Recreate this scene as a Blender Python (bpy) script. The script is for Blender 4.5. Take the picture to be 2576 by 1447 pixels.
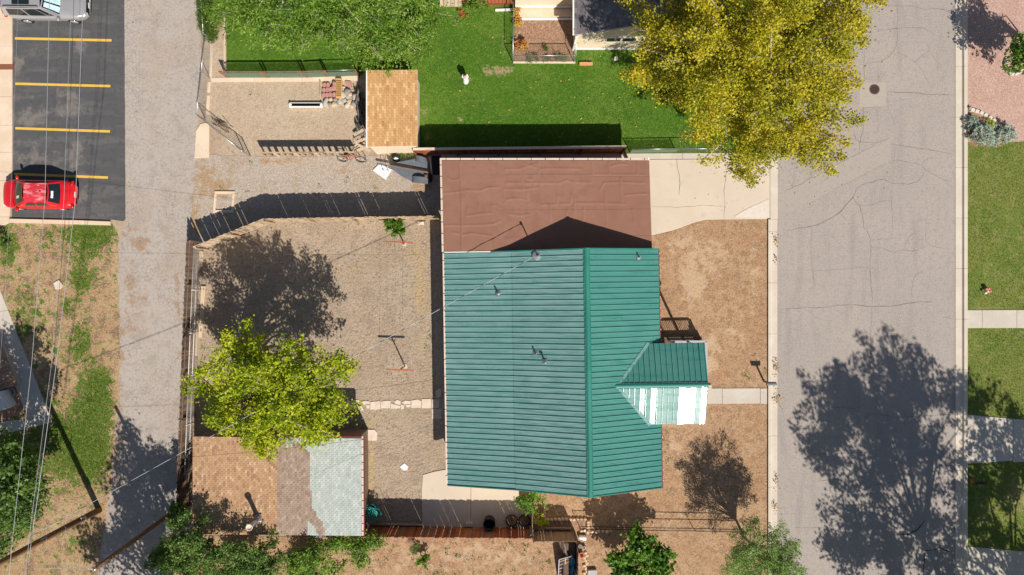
import bpy, bmesh, math, random
import numpy as np
from mathutils import Vector, Matrix, noise as mnoise
from mathutils.geometry import delaunay_2d_cdt

S = bpy.context.scene
for o in list(bpy.data.objects): bpy.data.objects.remove(o)
COL = S.collection
R = math.radians
random.seed(7)

# ------------------------------------------------------------------ camera, sky, sun, exposure
CAMH = 42.0                      # the drone hovers 42 m above the yard looking straight down
cam = bpy.data.cameras.new('camera'); camo = bpy.data.objects.new('camera', cam); COL.objects.link(camo)
camo.location = (0, 0, CAMH); cam.lens = 24.0; cam.sensor_width = 36.0; cam.clip_end = 600
S.camera = camo
SUN_EL, SHADOW_AZ = 44.0, 25.0   # shadows run up and 25 degrees to the left of it
wd = bpy.data.worlds.new('World'); S.world = wd; wd.use_nodes = True
wn = wd.node_tree; bg = wn.nodes['Background']
sky = wn.nodes.new('ShaderNodeTexSky'); sky.sky_type = 'NISHITA'; sky.sun_disc = False
sky.sun_elevation = R(SUN_EL); sky.sun_rotation = R(180 - SHADOW_AZ)
wn.links.new(sky.outputs[0], bg.inputs[0]); bg.inputs[1].default_value = 0.06
sl = bpy.data.lights.new('sun', 'SUN'); sl.energy = 4.8; sl.angle = R(0.5); sl.color = (1.0, 0.935, 0.84)
so = bpy.data.objects.new('sun', sl); COL.objects.link(so); so.location = (20, -40, 60)
sdir = Vector((math.sin(R(SHADOW_AZ)) * math.cos(R(SUN_EL)), -math.cos(R(SHADOW_AZ)) * math.cos(R(SUN_EL)), math.sin(R(SUN_EL))))
so.rotation_euler = sdir.to_track_quat('Z', 'Y').to_euler()
S.view_settings.view_transform = 'Standard'; S.view_settings.look = 'None'
S.view_settings.gamma = 1.0; S.view_settings.exposure = 0.33; S.view_settings.use_curve_mapping = False
S.render.resolution_x = 1024; S.render.resolution_y = 575

# ------------------------------------------------------------------ plan coordinates: survey grid units to metres
K = 0.0244567
def W(x, y, z=0.0):
    f = K * (CAMH - z) / CAMH
    return Vector(((x - 1288) * f, (723.5 - y) * f, z))
def G(x, y): 
    return Vector(((x - 1288) * K, (723.5 - y) * K))

# ------------------------------------------------------------------ materials
def mix(nt, f, a, b):
    n = nt.nodes.new('ShaderNodeMix'); n.data_type = 'RGBA'
    for sock, v in ((n.inputs[0], f), (n.inputs[6], a), (n.inputs[7], b)):
        if isinstance(v, (int, float)): sock.default_value = v
        elif isinstance(v, (tuple, list)): sock.default_value = (*v[:3], 1)
        else: nt.links.new(v, sock)
    return n.outputs[2]
def pos(nt):
    return nt.nodes.new('ShaderNodeNewGeometry').outputs['Position']
def scaled(nt, vec, s):
    m = nt.nodes.new('ShaderNodeVectorMath'); m.operation = 'MULTIPLY'
    nt.links.new(vec, m.inputs[0]); m.inputs[1].default_value = s
    return m.outputs[0]
def nz(nt, scale, detail=4, rough=.6, vec=None, stretch=None):
    n = nt.nodes.new('ShaderNodeTexNoise'); n.inputs['Scale'].default_value = scale
    n.inputs['Detail'].default_value = detail; n.inputs['Roughness'].default_value = rough
    v = vec or pos(nt)
    if stretch: v = scaled(nt, v, stretch)
    nt.links.new(v, n.inputs['Vector'])
    return n.outputs[0]
def mr(nt, f, lo, hi, a=0., b=1.):
    n = nt.nodes.new('ShaderNodeMapRange'); n.interpolation_type = 'SMOOTHSTEP'
    nt.links.new(f, n.inputs[0])
    for i, v in enumerate((lo, hi, a, b)): n.inputs[i + 1].default_value = v
    return n.outputs[0]
def math_(nt, op, a, b):
    n = nt.nodes.new('ShaderNodeMath'); n.operation = op
    for i, v in enumerate((a, b)):
        if isinstance(v, (int, float)): n.inputs[i].default_value = v
        else: nt.links.new(v, n.inputs[i])
    return n.outputs[0]
MATS = {}
def newmat(name):
    m = bpy.data.materials.new(name); m.use_nodes = True; MATS[name] = m
    nt = m.node_tree; return m, nt, nt.nodes['Principled BSDF']
def layer(nt, c, var):
    for v in var:
        sc, c2, lo, hi = v[:4]
        st = v[4] if len(v) > 4 else None
        c = mix(nt, mr(nt, nz(nt, sc, stretch=st), lo, hi, 0., .55 if sc >= 8 else .9), c, c2)
    return c
def mat(name, col, rough=.85, var=(), bump=None, metal=0., spec=.3, attr=None, vor=None, crack=None, coat=0., bump2=None):
    m, nt, b = newmat(name)
    c = layer(nt, col, var)
    if vor:                                        # chips / pebbles: cells of their own colour
        sc, c2, c3 = vor
        t = nt.nodes.new('ShaderNodeTexVoronoi'); t.inputs['Scale'].default_value = sc
        nt.links.new(pos(nt), t.inputs['Vector'])
        sp = nt.nodes.new('ShaderNodeSeparateColor'); nt.links.new(t.outputs['Color'], sp.inputs[0])
        c = mix(nt, mr(nt, sp.outputs[0], .62, .9, 0., .6), c, c2)
        c = mix(nt, mr(nt, sp.outputs[1], .68, .95, 0., .6), c, c3)
    if attr:                                       # second ground cover spreading where the sheet says so
        c2, var2 = attr[0], attr[1]
        a = nt.nodes.new('ShaderNodeAttribute'); a.attribute_name = 'cover'
        n1 = nz(nt, attr[2] if len(attr) > 2 else 2.2, 6, .7)
        s = math_(nt, 'ADD', a.outputs['Fac'], math_(nt, 'MULTIPLY', math_(nt, 'SUBTRACT', n1, .5), attr[3] if len(attr) > 3 else 1.8))
        c = mix(nt, mr(nt, s, .36, .64), c, layer(nt, c2, var2))
    if crack:
        sc, cc, wdt = crack
        t = nt.nodes.new('ShaderNodeTexVoronoi'); t.feature = 'DISTANCE_TO_EDGE'; t.inputs['Scale'].default_value = sc
        v = nt.nodes.new('ShaderNodeVectorMath'); v.operation = 'ADD'
        nn = nt.nodes.new('ShaderNodeTexNoise'); nn.inputs['Scale'].default_value = 5
        p = pos(nt); nt.links.new(p, nn.inputs['Vector'])
        nt.links.new(p, v.inputs[0]); nt.links.new(scaled(nt, nn.outputs['Color'], (.16, .16, .16)), v.inputs[1])
        nt.links.new(v.outputs[0], t.inputs['Vector'])
        f = mr(nt, t.outputs[0], 0., wdt, 1., 0.)
        f = math_(nt, 'MULTIPLY', f, mr(nt, nz(nt, .35), .38, .6, .25, 1.))
        c = mix(nt, f, c, cc)
    nt.links.new(c, b.inputs['Base Color']) if not isinstance(c, tuple) else setattr(b.inputs['Base Color'], 'default_value', (*c, 1))
    b.inputs['Roughness'].default_value = rough; b.inputs['Metallic'].default_value = metal
    b.inputs['Specular IOR Level'].default_value = spec; b.inputs['Coat Weight'].default_value = coat
    b.inputs['Coat Roughness'].default_value = .08
    if bump:
        bn = nt.nodes.new('ShaderNodeBump'); bn.inputs['Strength'].default_value = bump[1]; bn.inputs['Distance'].default_value = bump[2]
        h = nz(nt, bump[0], 5, .65)
        nt.links.new(h, bn.inputs['Height'])
        if bump2:
            b2 = nt.nodes.new('ShaderNodeBump'); b2.inputs['Strength'].default_value = bump2[1]; b2.inputs['Distance'].default_value = bump2[2]
            nt.links.new(nz(nt, bump2[0], 3), b2.inputs['Height']); nt.links.new(b2.outputs[0], bn.inputs['Normal'])
        nt.links.new(bn.outputs[0], b.inputs['Normal'])
    return m
def leafmat(name, cols, trans=.35, rough=.5, spec=.3):
    m, nt, b = newmat(name)
    a = nt.nodes.new('ShaderNodeAttribute'); a.attribute_name = 'tint'
    r = nt.nodes.new('ShaderNodeValToRGB'); nt.links.new(a.outputs['Fac'], r.inputs[0])
    e = r.color_ramp.elements
    while len(e) < len(cols): e.new(.5)
    for i, c in enumerate(cols): e[i].position = i / (len(cols) - 1); e[i].color = (*c, 1)
    nt.links.new(r.outputs[0], b.inputs['Base Color']); b.inputs['Roughness'].default_value = rough
    b.inputs['Specular IOR Level'].default_value = spec
    tr = nt.nodes.new('ShaderNodeBsdfTranslucent'); nt.links.new(r.outputs[0], tr.inputs[0])
    mx = nt.nodes.new('ShaderNodeMixShader'); mx.inputs[0].default_value = trans
    nt.links.new(b.outputs[0], mx.inputs[1]); nt.links.new(tr.outputs[0], mx.inputs[2])
    nt.links.new(mx.outputs[0], nt.nodes['Material Output'].inputs[0])
    return m

# ------------------------------------------------------------------ objects, labels
ORG = {}
def tag(o, label=None, cat=None, group=None, kind=None):
    if label: o['label'] = label
    if cat: o['category'] = cat
    if group: o['group'] = group
    if kind: o['kind'] = kind
    return o
def thing(name, label, cat, loc, group=None, kind=None):
    o = bpy.data.objects.new(name, None); o.empty_display_size = .2; COL.objects.link(o)
    o.location = loc; ORG[o] = Vector(loc); tag(o, label, cat, group, kind); return o
def link(me, name, parent=None, loc=(0, 0, 0), rot=(0, 0, 0)):
    o = bpy.data.objects.new(name, me); COL.objects.link(o)
    if parent is not None: o.parent = parent
    o.location = Vector(loc) - (ORG[parent] if parent is not None else Vector()); o.rotation_euler = rot
    ORG[o] = Vector(loc); return o

class MB:
    def __init__(s): s.v = []; s.f = []; s.mi = []; s.cur = 0
    def add(s, vs, fs):
        n = len(s.v); s.v += [tuple(p) for p in vs]
        s.f += [tuple(i + n for i in f) for f in fs]; s.mi += [s.cur] * len(fs); return s
    def box(s, c, d, rz=0., rx=0., ry=0.):
        M = Matrix.Translation(Vector(c)) @ Matrix.Rotation(rz, 4, 'Z') @ Matrix.Rotation(ry, 4, 'Y') @ Matrix.Rotation(rx, 4, 'X')
        x, y, z = d[0] / 2, d[1] / 2, d[2] / 2
        vs = [M @ Vector((a * x, b * y, e * z)) for e in (-1, 1) for a, b in ((-1, -1), (1, -1), (1, 1), (-1, 1))]
        return s.add(vs, [(3, 2, 1, 0), (4, 5, 6, 7), (0, 1, 5, 4), (1, 2, 6, 5), (2, 3, 7, 6), (3, 0, 4, 7)])
    def bar(s, a, b, w, h):
        a, b = Vector(a), Vector(b); d = (b - a); L = d.length; d.normalize()
        up = Vector((0, 0, 1)) if abs(d.z) < .95 else Vector((0, 1, 0))
        x = d.cross(up).normalized() * w / 2; y = x.cross(d).normalized() * h / 2
        vs = [p + q for p in (a, b) for q in (-x - y, x - y, x + y, -x + y)]
        return s.add(vs, [(0, 1, 2, 3), (7, 6, 5, 4), (4, 5, 1, 0), (5, 6, 2, 1), (6, 7, 3, 2), (7, 4, 0, 3)])
    def prism(s, poly, z0, z1, ch=.0):
        n = len(poly); P = [Vector((p[0], p[1])) for p in poly]
        if sum(P[i].x * P[(i + 1) % n].y - P[(i + 1) % n].x * P[i].y for i in range(n)) < 0: P.reverse()
        c = sum(P, Vector((0, 0))) / n
        rings = [[(p.x, p.y, z0) for p in P], [(p.x, p.y, z1 - ch) for p in P]]
        if ch > 0: rings.append([((p + (c - p).normalized() * ch * 1.3).x, (p + (c - p).normalized() * ch * 1.3).y, z1) for p in P])
        vs = [v for r in rings for v in r]; fs = []
        for k in range(len(rings) - 1):
            for i in range(n):
                j = (i + 1) % n; fs.append((k * n + i, k * n + j, (k + 1) * n + j, (k + 1) * n + i))
        fs.append(tuple(range((len(rings) - 1) * n, len(rings) * n))); fs.append(tuple(reversed(range(n))))
        return s.add(vs, fs)
    def tube(s, pts, r, n=8, cap=True):
        pts = [Vector(p) for p in pts]; m = len(pts)
        rr = r if isinstance(r, (list, tuple)) else [r] * m
        vs = []; fs = []; ref = None
        for i, p in enumerate(pts):
            d = (pts[min(i + 1, m - 1)] - pts[max(i - 1, 0)])
            d = d.normalized() if d.length > 1e-9 else Vector((0, 0, 1))
            if ref is None: ref = Vector((0, 0, 1)) if abs(d.z) < .9 else Vector((1, 0, 0))
            x = d.cross(ref).normalized(); y = x.cross(d)
            vs += [p + (x * math.cos(2 * math.pi * k / n) + y * math.sin(2 * math.pi * k / n)) * rr[i] for k in range(n)]
        for i in range(m - 1):
            for k in range(n):
                l = (k + 1) % n; fs.append((i * n + k, i * n + l, (i + 1) * n + l, (i + 1) * n + k))
        if cap: fs += [tuple(reversed(range(n))), tuple(range((m - 1) * n, m * n))]
        return s.add(vs, fs)
    def lathe(s, c, prof, n=20, M=None):
        c = Vector(c); vs = []; fs = []; m = len(prof)
        for r, z in prof:
            for k in range(n):
                a = 2 * math.pi * k / n; p = Vector((r * math.cos(a), r * math.sin(a), z))
                vs.append((M @ p if M else p) + c)
        for i in range(m - 1):
            for k in range(n):
                l = (k + 1) % n; fs.append((i * n + k, i * n + l, (i + 1) * n + l, (i + 1) * n + k))
        fs += [tuple(reversed(range(n))), tuple(range((m - 1) * n, m * n))]
        return s.add(vs, fs)
    def torus(s, c, R0, r0, M=None, n=28, k=8):
        c = Vector(c); vs = []; fs = []
        for i in range(n):
            a = 2 * math.pi * i / n
            for j in range(k):
                b = 2 * math.pi * j / k; p = Vector(((R0 + r0 * math.cos(b)) * math.cos(a), (R0 + r0 * math.cos(b)) * math.sin(a), r0 * math.sin(b)))
                vs.append((M @ p if M else p) + c)
        for i in range(n):
            for j in range(k):
                i2, j2 = (i + 1) % n, (j + 1) % k; fs.append((i * k + j, i2 * k + j, i2 * k + j2, i * k + j2))
        return s.add(vs, fs)
    def rock(s, c, d, seed=0, rz=0., rough=.22):
        bm = bmesh.new(); bmesh.ops.create_icosphere(bm, subdivisions=2, radius=1.)
        M = Matrix.Rotation(rz, 3, 'Z'); vs = []
        for v in bm.verts:
            p = v.co.copy(); q = 1 + rough * (mnoise.noise(p * 1.3 + Vector((seed * 7.1, seed * 3.3, 0))) * 1.6)
            p = p * q; p = Vector((max(-.82, min(.82, p.x)), max(-.82, min(.82, p.y)), max(-.7, min(.75, p.z))))
            vs.append(M @ Vector((p.x * d[0] * .6, p.y * d[1] * .6, p.z * d[2] * .68)) + Vector(c))
        fs = [tuple(v.index for v in f.verts) for f in bm.faces]; bm.free()
        return s.add(vs, fs)
    def grid(s, fn, nu, nv, flip=False):
        vs = [fn(i / nu, j / nv) for i in range(nu + 1) for j in range(nv + 1)]; fs = []
        for i in range(nu):
            for j in range(nv):
                a = i * (nv + 1) + j; q = (a, a + nv + 1, a + nv + 2, a + 1); fs.append(q[::-1] if flip else q)
        return s.add(vs, fs)
    def mesh(s, name, mt, off=(0, 0, 0), smooth=False):
        me = bpy.data.meshes.new(name); o = Vector(off)
        me.from_pydata([(p[0] - o.x, p[1] - o.y, p[2] - o.z) for p in s.v], [], s.f)
        for x in (mt if isinstance(mt, (list, tuple)) else [mt]): me.materials.append(MATS[x] if isinstance(x, str) else x)
        if isinstance(mt, (list, tuple)) and len(mt) > 1: me.polygons.foreach_set('material_index', s.mi)
        if smooth: me.polygons.foreach_set('use_smooth', [True] * len(me.polygons))
        me.update(); return me
    def build(s, name, mt, parent=None, smooth=False):
        if parent is not None: org = ORG[parent]
        else:
            a = np.array(s.v); org = Vector(((a[:, 0].min() + a[:, 0].max()) / 2, (a[:, 1].min() + a[:, 1].max()) / 2, a[:, 2].min()))
        return link(s.mesh(name, mt, org, smooth), name, parent, org)

def inpoly(px, py, poly):
    ins = np.zeros(len(px), bool); n = len(poly); j = n - 1
    for i in range(n):
        xi, yi = poly[i]; xj, yj = poly[j]
        c = ((yi > py) != (yj > py)) & (px < (xj - xi) * (py - yi) / ((yj - yi) if yj != yi else 1e-9) + xi); ins ^= c; j = i
    return ins
def densify(P, step, wob, seed=0.):
    out = []; n = len(P)
    for i in range(n):
        a, b = Vector(P[i]), Vector(P[(i + 1) % n]); k = max(1, int((b - a).length / step))
        for t in range(k):
            p = a.lerp(b, t / k)
            if wob: 
                q = Vector((p.x * 1.1, p.y * 1.1, seed)); q2 = q * 3.1
                p = p + Vector((mnoise.noise(q) + .5 * mnoise.noise(q2), mnoise.noise(q + Vector((31, 7, 0))) + .5 * mnoise.noise(q2 + Vector((9, 9, 0))))) * wob
            out.append(p)
    return out
def sheet(name, polyV, z, mt, step=None, cover=None, wob=0., parent=None, kind='structure', world=False, label=None):
    P = [Vector(p) if world else G(*p) for p in polyV]
    B = densify(P, .35 if wob else 1.0, wob) if (wob or step) else P
    pts = list(B)
    if step:
        a = np.array([tuple(p) for p in B]); xs = np.arange(a[:, 0].min(), a[:, 0].max(), step); ys = np.arange(a[:, 1].min(), a[:, 1].max(), step)
        gx, gy = [q.ravel() for q in np.meshgrid(xs, ys)]; k = inpoly(gx, gy, [tuple(p) for p in B])
        pts += [Vector((x, y)) for x, y in zip(gx[k], gy[k])]
    n = len(B); r = delaunay_2d_cdt(pts, [(i, (i + 1) % n) for i in range(n)], [], 1, 1e-5)
    m = MB(); m.add([(p.x, p.y, z) for p in r[0]], [tuple(f) for f in r[2]])
    o = m.build(name, mt, parent)
    if cover:
        at = o.data.attributes.new('cover', 'FLOAT', 'POINT'); at.data.foreach_set('value', [float(cover(p.x, p.y)) for p in r[0]])
    if parent is None: tag(o, label, kind=kind)
    return o
def blobs(lst, base=0.):
    L = [(*G(b[0], b[1]), b[2] * K, (b[3] if len(b) > 3 else 1.), (b[4] if len(b) > 4 else b[2]) * K) for b in lst]
    def f(x, y):
        v = base
        for cx, cy, r, a, ry in L: v += a * math.exp(-((x - cx) / r) ** 2 - ((y - cy) / ry) ** 2)
        return v
    return f
# ------------------------------------------------------------------ material library
mat('dirt', (.36, .265, .18), .95, [(.5, (.43, .33, .235), .4, .62), (4, (.27, .19, .13), .48, .66), (11, (.47, .38, .29), .5, .66)], (12, .6, .03), bump2=(4, .4, .06))
mat('yard_dirt', (.36, .272, .19), .95, [(.35, (.41, .318, .232), .42, .60), (1.3, (.30, .235, .175), .5, .68), (5, (.25, .19, .145), .5, .66), (9, (.46, .385, .31), .52, .64), (13, (.21, .165, .125), .54, .66)], (7, 1., .07), attr=((.43, .315, .18), [(9, (.30, .245, .12), .46, .62), (13, (.53, .42, .28), .52, .66)], 3.), bump2=(13, .7, .03))
mat('front_dirt', (.345, .20, .108), .95, [(.5, (.40, .255, .148), .4, .60), (2.2, (.265, .155, .088), .46, .62), (7, (.22, .135, .08), .52, .66), (11, (.50, .37, .25), .5, .64)], (11, .7, .03), attr=((.47, .325, .205), [(4, (.41, .365, .33), .55, .68), (10, (.36, .235, .145), .48, .64)], 1.6, 2.2), bump2=(4, .4, .06))
mat('gravel', (.39, .315, .25), .95, [(.5, (.34, .25, .165), .46, .62), (5, (.30, .24, .19), .5, .66), (10, (.50, .44, .385), .5, .64)], (11, .9, .04), vor=(24, (.54, .49, .44), (.24, .20, .17)), attr=((.355, .24, .145), [(6, (.25, .165, .095), .5, .66), (11, (.46, .34, .22), .5, .64)], 2.))
mat('wood_chips', (.40, .30, .21), .95, [(.6, (.44, .345, .25), .42, .6), (4, (.33, .24, .165), .5, .66), (11, (.53, .42, .31), .52, .64)], (12, .8, .03), vor=(25, (.58, .47, .36), (.28, .21, .145)))
mat('red_gravel', (.43, .275, .22), .95, [(.8, (.48, .325, .265), .4, .62), (9, (.35, .20, .16), .5, .64)], (12, .9, .03), vor=(20, (.60, .43, .37), (.30, .165, .13)))
mat('mulch', (.29, .165, .10), .95, [(5, (.40, .26, .175), .48, .64), (11, (.19, .10, .065), .5, .64)], (12, .9, .03), vor=(20, (.44, .30, .21), (.16, .09, .06)))
mat('old_asphalt', (.395, .343, .302), .9, [(.3, (.375, .30, .24), .46, .64), (1.2, (.31, .27, .24), .5, .68), (5, (.30, .262, .232), .5, .66), (12, (.43, .39, .36), .5, .64)], (14, .6, .012), crack=(4.6, (.185, .155, .135), .045), attr=((.33, .225, .15), [(2.2, (.27, .19, .135), .46, .62), (9, (.40, .30, .22), .5, .64)], 1.3, 2.))
mat('new_asphalt', (.080, .080, .083), .8, [(.5, (.115, .111, .108), .46, .66, (.5, 3.2, 1.)), (3, (.068, .068, .072), .5, .66), (12, (.10, .10, .104), .54, .68)], (14, .5, .01), attr=((.17, .15, .14), [(3, (.115, .105, .10), .45, .62), (10, (.21, .19, .175), .5, .64)], 1.1, 1.6))
mat('street_asphalt', (.325, .283, .248), .9, [(.2, (.352, .303, .262), .4, .62), (.8, (.275, .240, .215), .5, .68, (1.6, .25, 1.)), (3, (.29, .255, .24), .5, .66), (8, (.25, .222, .21), .5, .64), (14, (.43, .39, .37), .5, .62)], (15, .7, .014))
mat('asphalt_patch', (.345, .302, .265), .9, [(4, (.305, .268, .236), .5, .66), (14, (.42, .385, .365), .52, .64)], (15, .6, .012))
mat('manhole_apron', (.37, .322, .278), .9, [(3, (.36, .31, .265), .46, .64), (11, (.46, .41, .36), .52, .64)], (15, .5, .01))
mat('crack_fill', (.17, .148, .138), .9, [(3, (.27, .235, .22), .42, .60)])
mat('tar', (.022, .024, .028), .6)
mat('yellow_paint', (.68, .42, .06), .75, [(5, (.55, .36, .10), .5, .75), (40, (.40, .27, .09), .66, .8)])
mat('concrete_warm', (.62, .48, .35), .9, [(.7, (.68, .55, .42), .42, .65), (6, (.53, .41, .30), .58, .75), (50, (.72, .61, .48), .6, .75)], (50, .3, .006))
mat('concrete_grey', (.49, .435, .37), .9, [(.6, (.54, .485, .42), .42, .65), (5, (.41, .36, .30), .58, .75), (50, (.62, .56, .49), .6, .78)], (50, .3, .006))
mat('concrete_drive', (.55, .465, .37), .9, [(.35, (.60, .505, .40), .4, .65), (1.4, (.49, .42, .345), .55, .75), (40, (.66, .58, .48), .6, .75)], (50, .3, .006))
mat('concrete_pale', (.60, .535, .46), .9, [(.8, (.64, .57, .50), .42, .62), (6, (.55, .48, .40), .5, .68)], (50, .3, .006))
mat('kerb_concrete', (.545, .475, .39), .9, [(.8, (.60, .53, .45), .42, .65), (4, (.46, .385, .295), .6, .75), (45, (.67, .61, .53), .6, .78)], (45, .3, .006))
mat('leaf_litter', (.36, .21, .12), .95, [(12, (.46, .30, .19), .45, .65), (30, (.20, .12, .07), .6, .72)], (30, .7, .02))
mat('lawn', (.066, .155, .008), .9, [(.22, (.115, .20, .022), .44, .60), (.9, (.055, .135, .010), .48, .64), (5, (.13, .205, .036), .5, .66), (12, (.04, .10, .010), .5, .64)], (12, .9, .05), attr=((.33, .235, .14), [(7, (.20, .18, .06), .45, .62), (12, (.42, .31, .19), .52, .66)], 3.))
mat('dry_lawn', (.36, .225, .12), .95, [(.6, (.41, .29, .16), .42, .60), (1.3, (.20, .12, .08), .50, .60), (5, (.30, .19, .12), .48, .62), (10, (.50, .39, .24), .5, .64)], (10, .9, .05), attr=((.095, .165, .022), [(3, (.19, .205, .05), .46, .62), (9, (.055, .11, .012), .5, .64)], 2.2, 3.2))
mat('east_lawn', (.165, .19, .035), .9, [(.4, (.115, .175, .024), .42, .60), (1.8, (.215, .22, .065), .46, .64), (6, (.09, .14, .020), .5, .64), (12, (.23, .235, .09), .52, .64)], (12, .9, .05), attr=((.33, .265, .14), [(7, (.22, .20, .07), .45, .62)], 3.))
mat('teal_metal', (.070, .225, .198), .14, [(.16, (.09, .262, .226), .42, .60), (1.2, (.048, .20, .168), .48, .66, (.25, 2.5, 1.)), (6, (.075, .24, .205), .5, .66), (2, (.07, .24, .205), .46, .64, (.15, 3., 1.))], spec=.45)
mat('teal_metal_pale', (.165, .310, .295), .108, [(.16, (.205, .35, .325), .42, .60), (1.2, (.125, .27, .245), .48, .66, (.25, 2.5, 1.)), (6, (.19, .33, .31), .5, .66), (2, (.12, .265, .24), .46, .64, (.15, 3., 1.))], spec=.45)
mat('teal_dark', (.020, .17, .135), .48, [(.5, (.03, .20, .16), .42, .60)], spec=.4)
mat('brown_roofing', (.262, .130, .088), .92, [(.25, (.282, .144, .099), .42, .60), (1.5, (.245, .120, .081), .48, .66), (5, (.24, .128, .094), .5, .66), (90, (.27, .15, .11), .55, .7)], (90, .4, .006))
mat('cream_wall', (.66, .54, .39), .85, [(1.2, (.70, .59, .45), .42, .65)], (20, .15, .01))
mat('white_paint', (.76, .74, .70), .6, [(3, (.68, .65, .60), .55, .75)])
mat('cream_trim', (.66, .52, .42), .6, [(3, (.52, .39, .31), .5, .72)])
mat('maroon_trim', (.17, .035, .03), .6)
mat('grey_paint', (.40, .385, .40), .6, [(3, (.34, .32, .33), .5, .72)])
mat('galv', (.46, .47, .48), .35, [(8, (.33, .34, .35), .5, .7)], metal=.8)
mat('pipe_white', (.62, .57, .52), .5, [(5, (.42, .33, .27), .55, .72)])
mat('dark_metal', (.035, .035, .038), .5, metal=.3)
mat('rust_metal', (.23, .085, .045), .8, [(10, (.12, .05, .035), .5, .7)])
mat('red_paint_post', (.46, .11, .065), .7, [(10, (.33, .09, .055), .5, .7)])
mat('rubber', (.018, .018, .019), .8)
mat('black_plastic', (.012, .014, .016), .45)
mat('glass_dark', (.012, .018, .02), .06, spec=.6)
mat('window_glass', (.02, .035, .03), .05, spec=.6)
mat('chrome', (.7, .7, .7), .15, metal=1.)
mat('silver_paint', (.36, .355, .365), .3, [(60, (.39, .385, .395), .45, .6)], metal=.3, coat=.6)
mat('red_car_paint', (.62, .010, .014), .3, coat=.5, spec=.4)
mat('red_faded', (.54, .035, .05), .4, [(1.3, (.70, .24, .26), .50, .60, (.9, 3.2, 1.)), (3., (.48, .02, .03), .55, .7)], coat=.2)
mat('amber', (.6, .22, .02), .3); mat('tail_red', (.42, .01, .01), .25, coat=.5); mat('lamp_clear', (.75, .76, .78), .12, coat=.5)
mat('plate_white', (.75, .73, .74), .5)
mat('sunshade', (.62, .80, .82), .3, [(3, (.45, .68, .72), .4, .62)], metal=.2)
mat('sticker', (.55, .62, .40), .6)
mat('sticker_white', (.62, .72, .74), .6)
mat('grey_deck', (.105, .125, .15), .65, [(4, (.14, .155, .175), .45, .65)], spec=.4)
mat('white_panel', (.70, .70, .71), .5, [(4, (.60, .60, .61), .5, .7)])
for i, c in enumerate([(.42, .31, .20), (.30, .215, .14), (.50, .39, .27)]):
    mat('old_wood%d' % i, c, .9, [(3, tuple(k * .62 for k in c), .5, .7, (1, 1, .15)), (30, tuple(min(1, k * 1.3) for k in c), .55, .72, (1, 1, .1))])
for i, c in enumerate([(.30, .085, .035), (.24, .065, .028), (.35, .12, .05)]):
    mat('red_wood%d' % i, c, .8, [(3, tuple(k * .6 for k in c), .5, .7, (1, 1, .15))])
for i, c in enumerate([(.21, .14, .10), (.15, .10, .072), (.27, .19, .14)]):
    mat('brown_wood%d' % i, c, .9, [(3, tuple(k * .6 for k in c), .5, .7, (1, 1, .15))])
for i, c in enumerate([(.36, .225, .145), (.33, .20, .13), (.39, .25, .165)]): mat('porch_board%d' % i, c, .9, [(3, tuple(k * .75 for k in c), .45, .65)])
mat('pole_wood', (.22, .115, .055), .9, [(4, (.12, .06, .03), .48, .68, (1, 1, .2)), (30, (.33, .20, .11), .58, .72, (1, 1, .1))])
mat('firewood', (.16, .135, .12), .95, [(6, (.07, .06, .055), .45, .65), (12, (.30, .26, .22), .6, .72)])
mat('plank_pale', (.58, .45, .32), .9, [(5, (.45, .34, .24), .5, .7)])
mat('flagstone', (.64, .54, .44), .9, [(2, (.56, .45, .36), .45, .65), (20, (.72, .63, .54), .58, .72)], (20, .3, .01))
mat('edging_block', (.58, .42, .27), .95, [(8, (.48, .33, .21), .5, .7)], (30, .5, .01))
mat('paver_pink', (.44, .22, .19), .9, [(6, (.36, .18, .155), .5, .7)])
mat('brick_orange', (.66, .38, .15), .9, [(6, (.56, .30, .12), .5, .7)])
mat('pale_block', (.62, .55, .48), .95, [(9, (.54, .46, .39), .5, .7)], (30, .5, .01))
for i, c in enumerate([(.40, .37, .33), (.50, .44, .37), (.30, .27, .245), (.55, .40, .27)]):
    mat('rock%d' % i, c, .95, [(5, tuple(k * .65 for k in c), .48, .68), (20, tuple(min(1, k * 1.3) for k in c), .58, .72)], (16, .5, .02))
mat('bark', (.20, .155, .12), .95, [(8, (.11, .085, .065), .45, .65)], (12, .6, .02))
mat('bark_pale', (.42, .36, .29), .95, [(8, (.26, .21, .17), .48, .66)], (12, .6, .02))
mat('hose_teal', (.015, .33, .29), .4, spec=.5); mat('hose_dark', (.02, .05, .05), .5)
mat('tarp_teal', (.03, .26, .34), .5); mat('tarp_brown', (.27, .20, .15), .8, [(6, (.18, .13, .10), .45, .65)])
mat('blue_plastic', (.02, .10, .32), .4); mat('terracotta', (.52, .20, .13), .8); mat('orange_plank', (.58, .27, .12), .8)
mat('bike_red', (.52, .06, .02), .35, coat=.4); mat('statue_white', (.78, .76, .74), .7, [(14, (.70, .66, .63), .5, .7)])
mat('statue_pink', (.52, .34, .29), .8); mat('statue_dark', (.07, .05, .045), .8); mat('pink_flower', (.70, .16, .20), .6); mat('manhole', (.19, .115, .09), .7, [(10, (.10, .055, .045), .45, .65)], metal=.2)
mat('blue_black_panel', (.03, .03, .05), .3); mat('slat_orange', (.50, .28, .10), .7); mat('wire_black', (.03, .03, .032), .5); mat('wire_grey', (.42, .44, .47), .4, metal=.3)
mat('black_mat', (.018, .02, .028), .5)
def seemat(name, col, alpha):
    m, nt, b = newmat(name); b.inputs['Base Color'].default_value = (*col, 1); b.inputs['Alpha'].default_value = alpha; b.inputs['Roughness'].default_value = .7
seemat('green_screen', (.20, .28, .20), .5)
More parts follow.
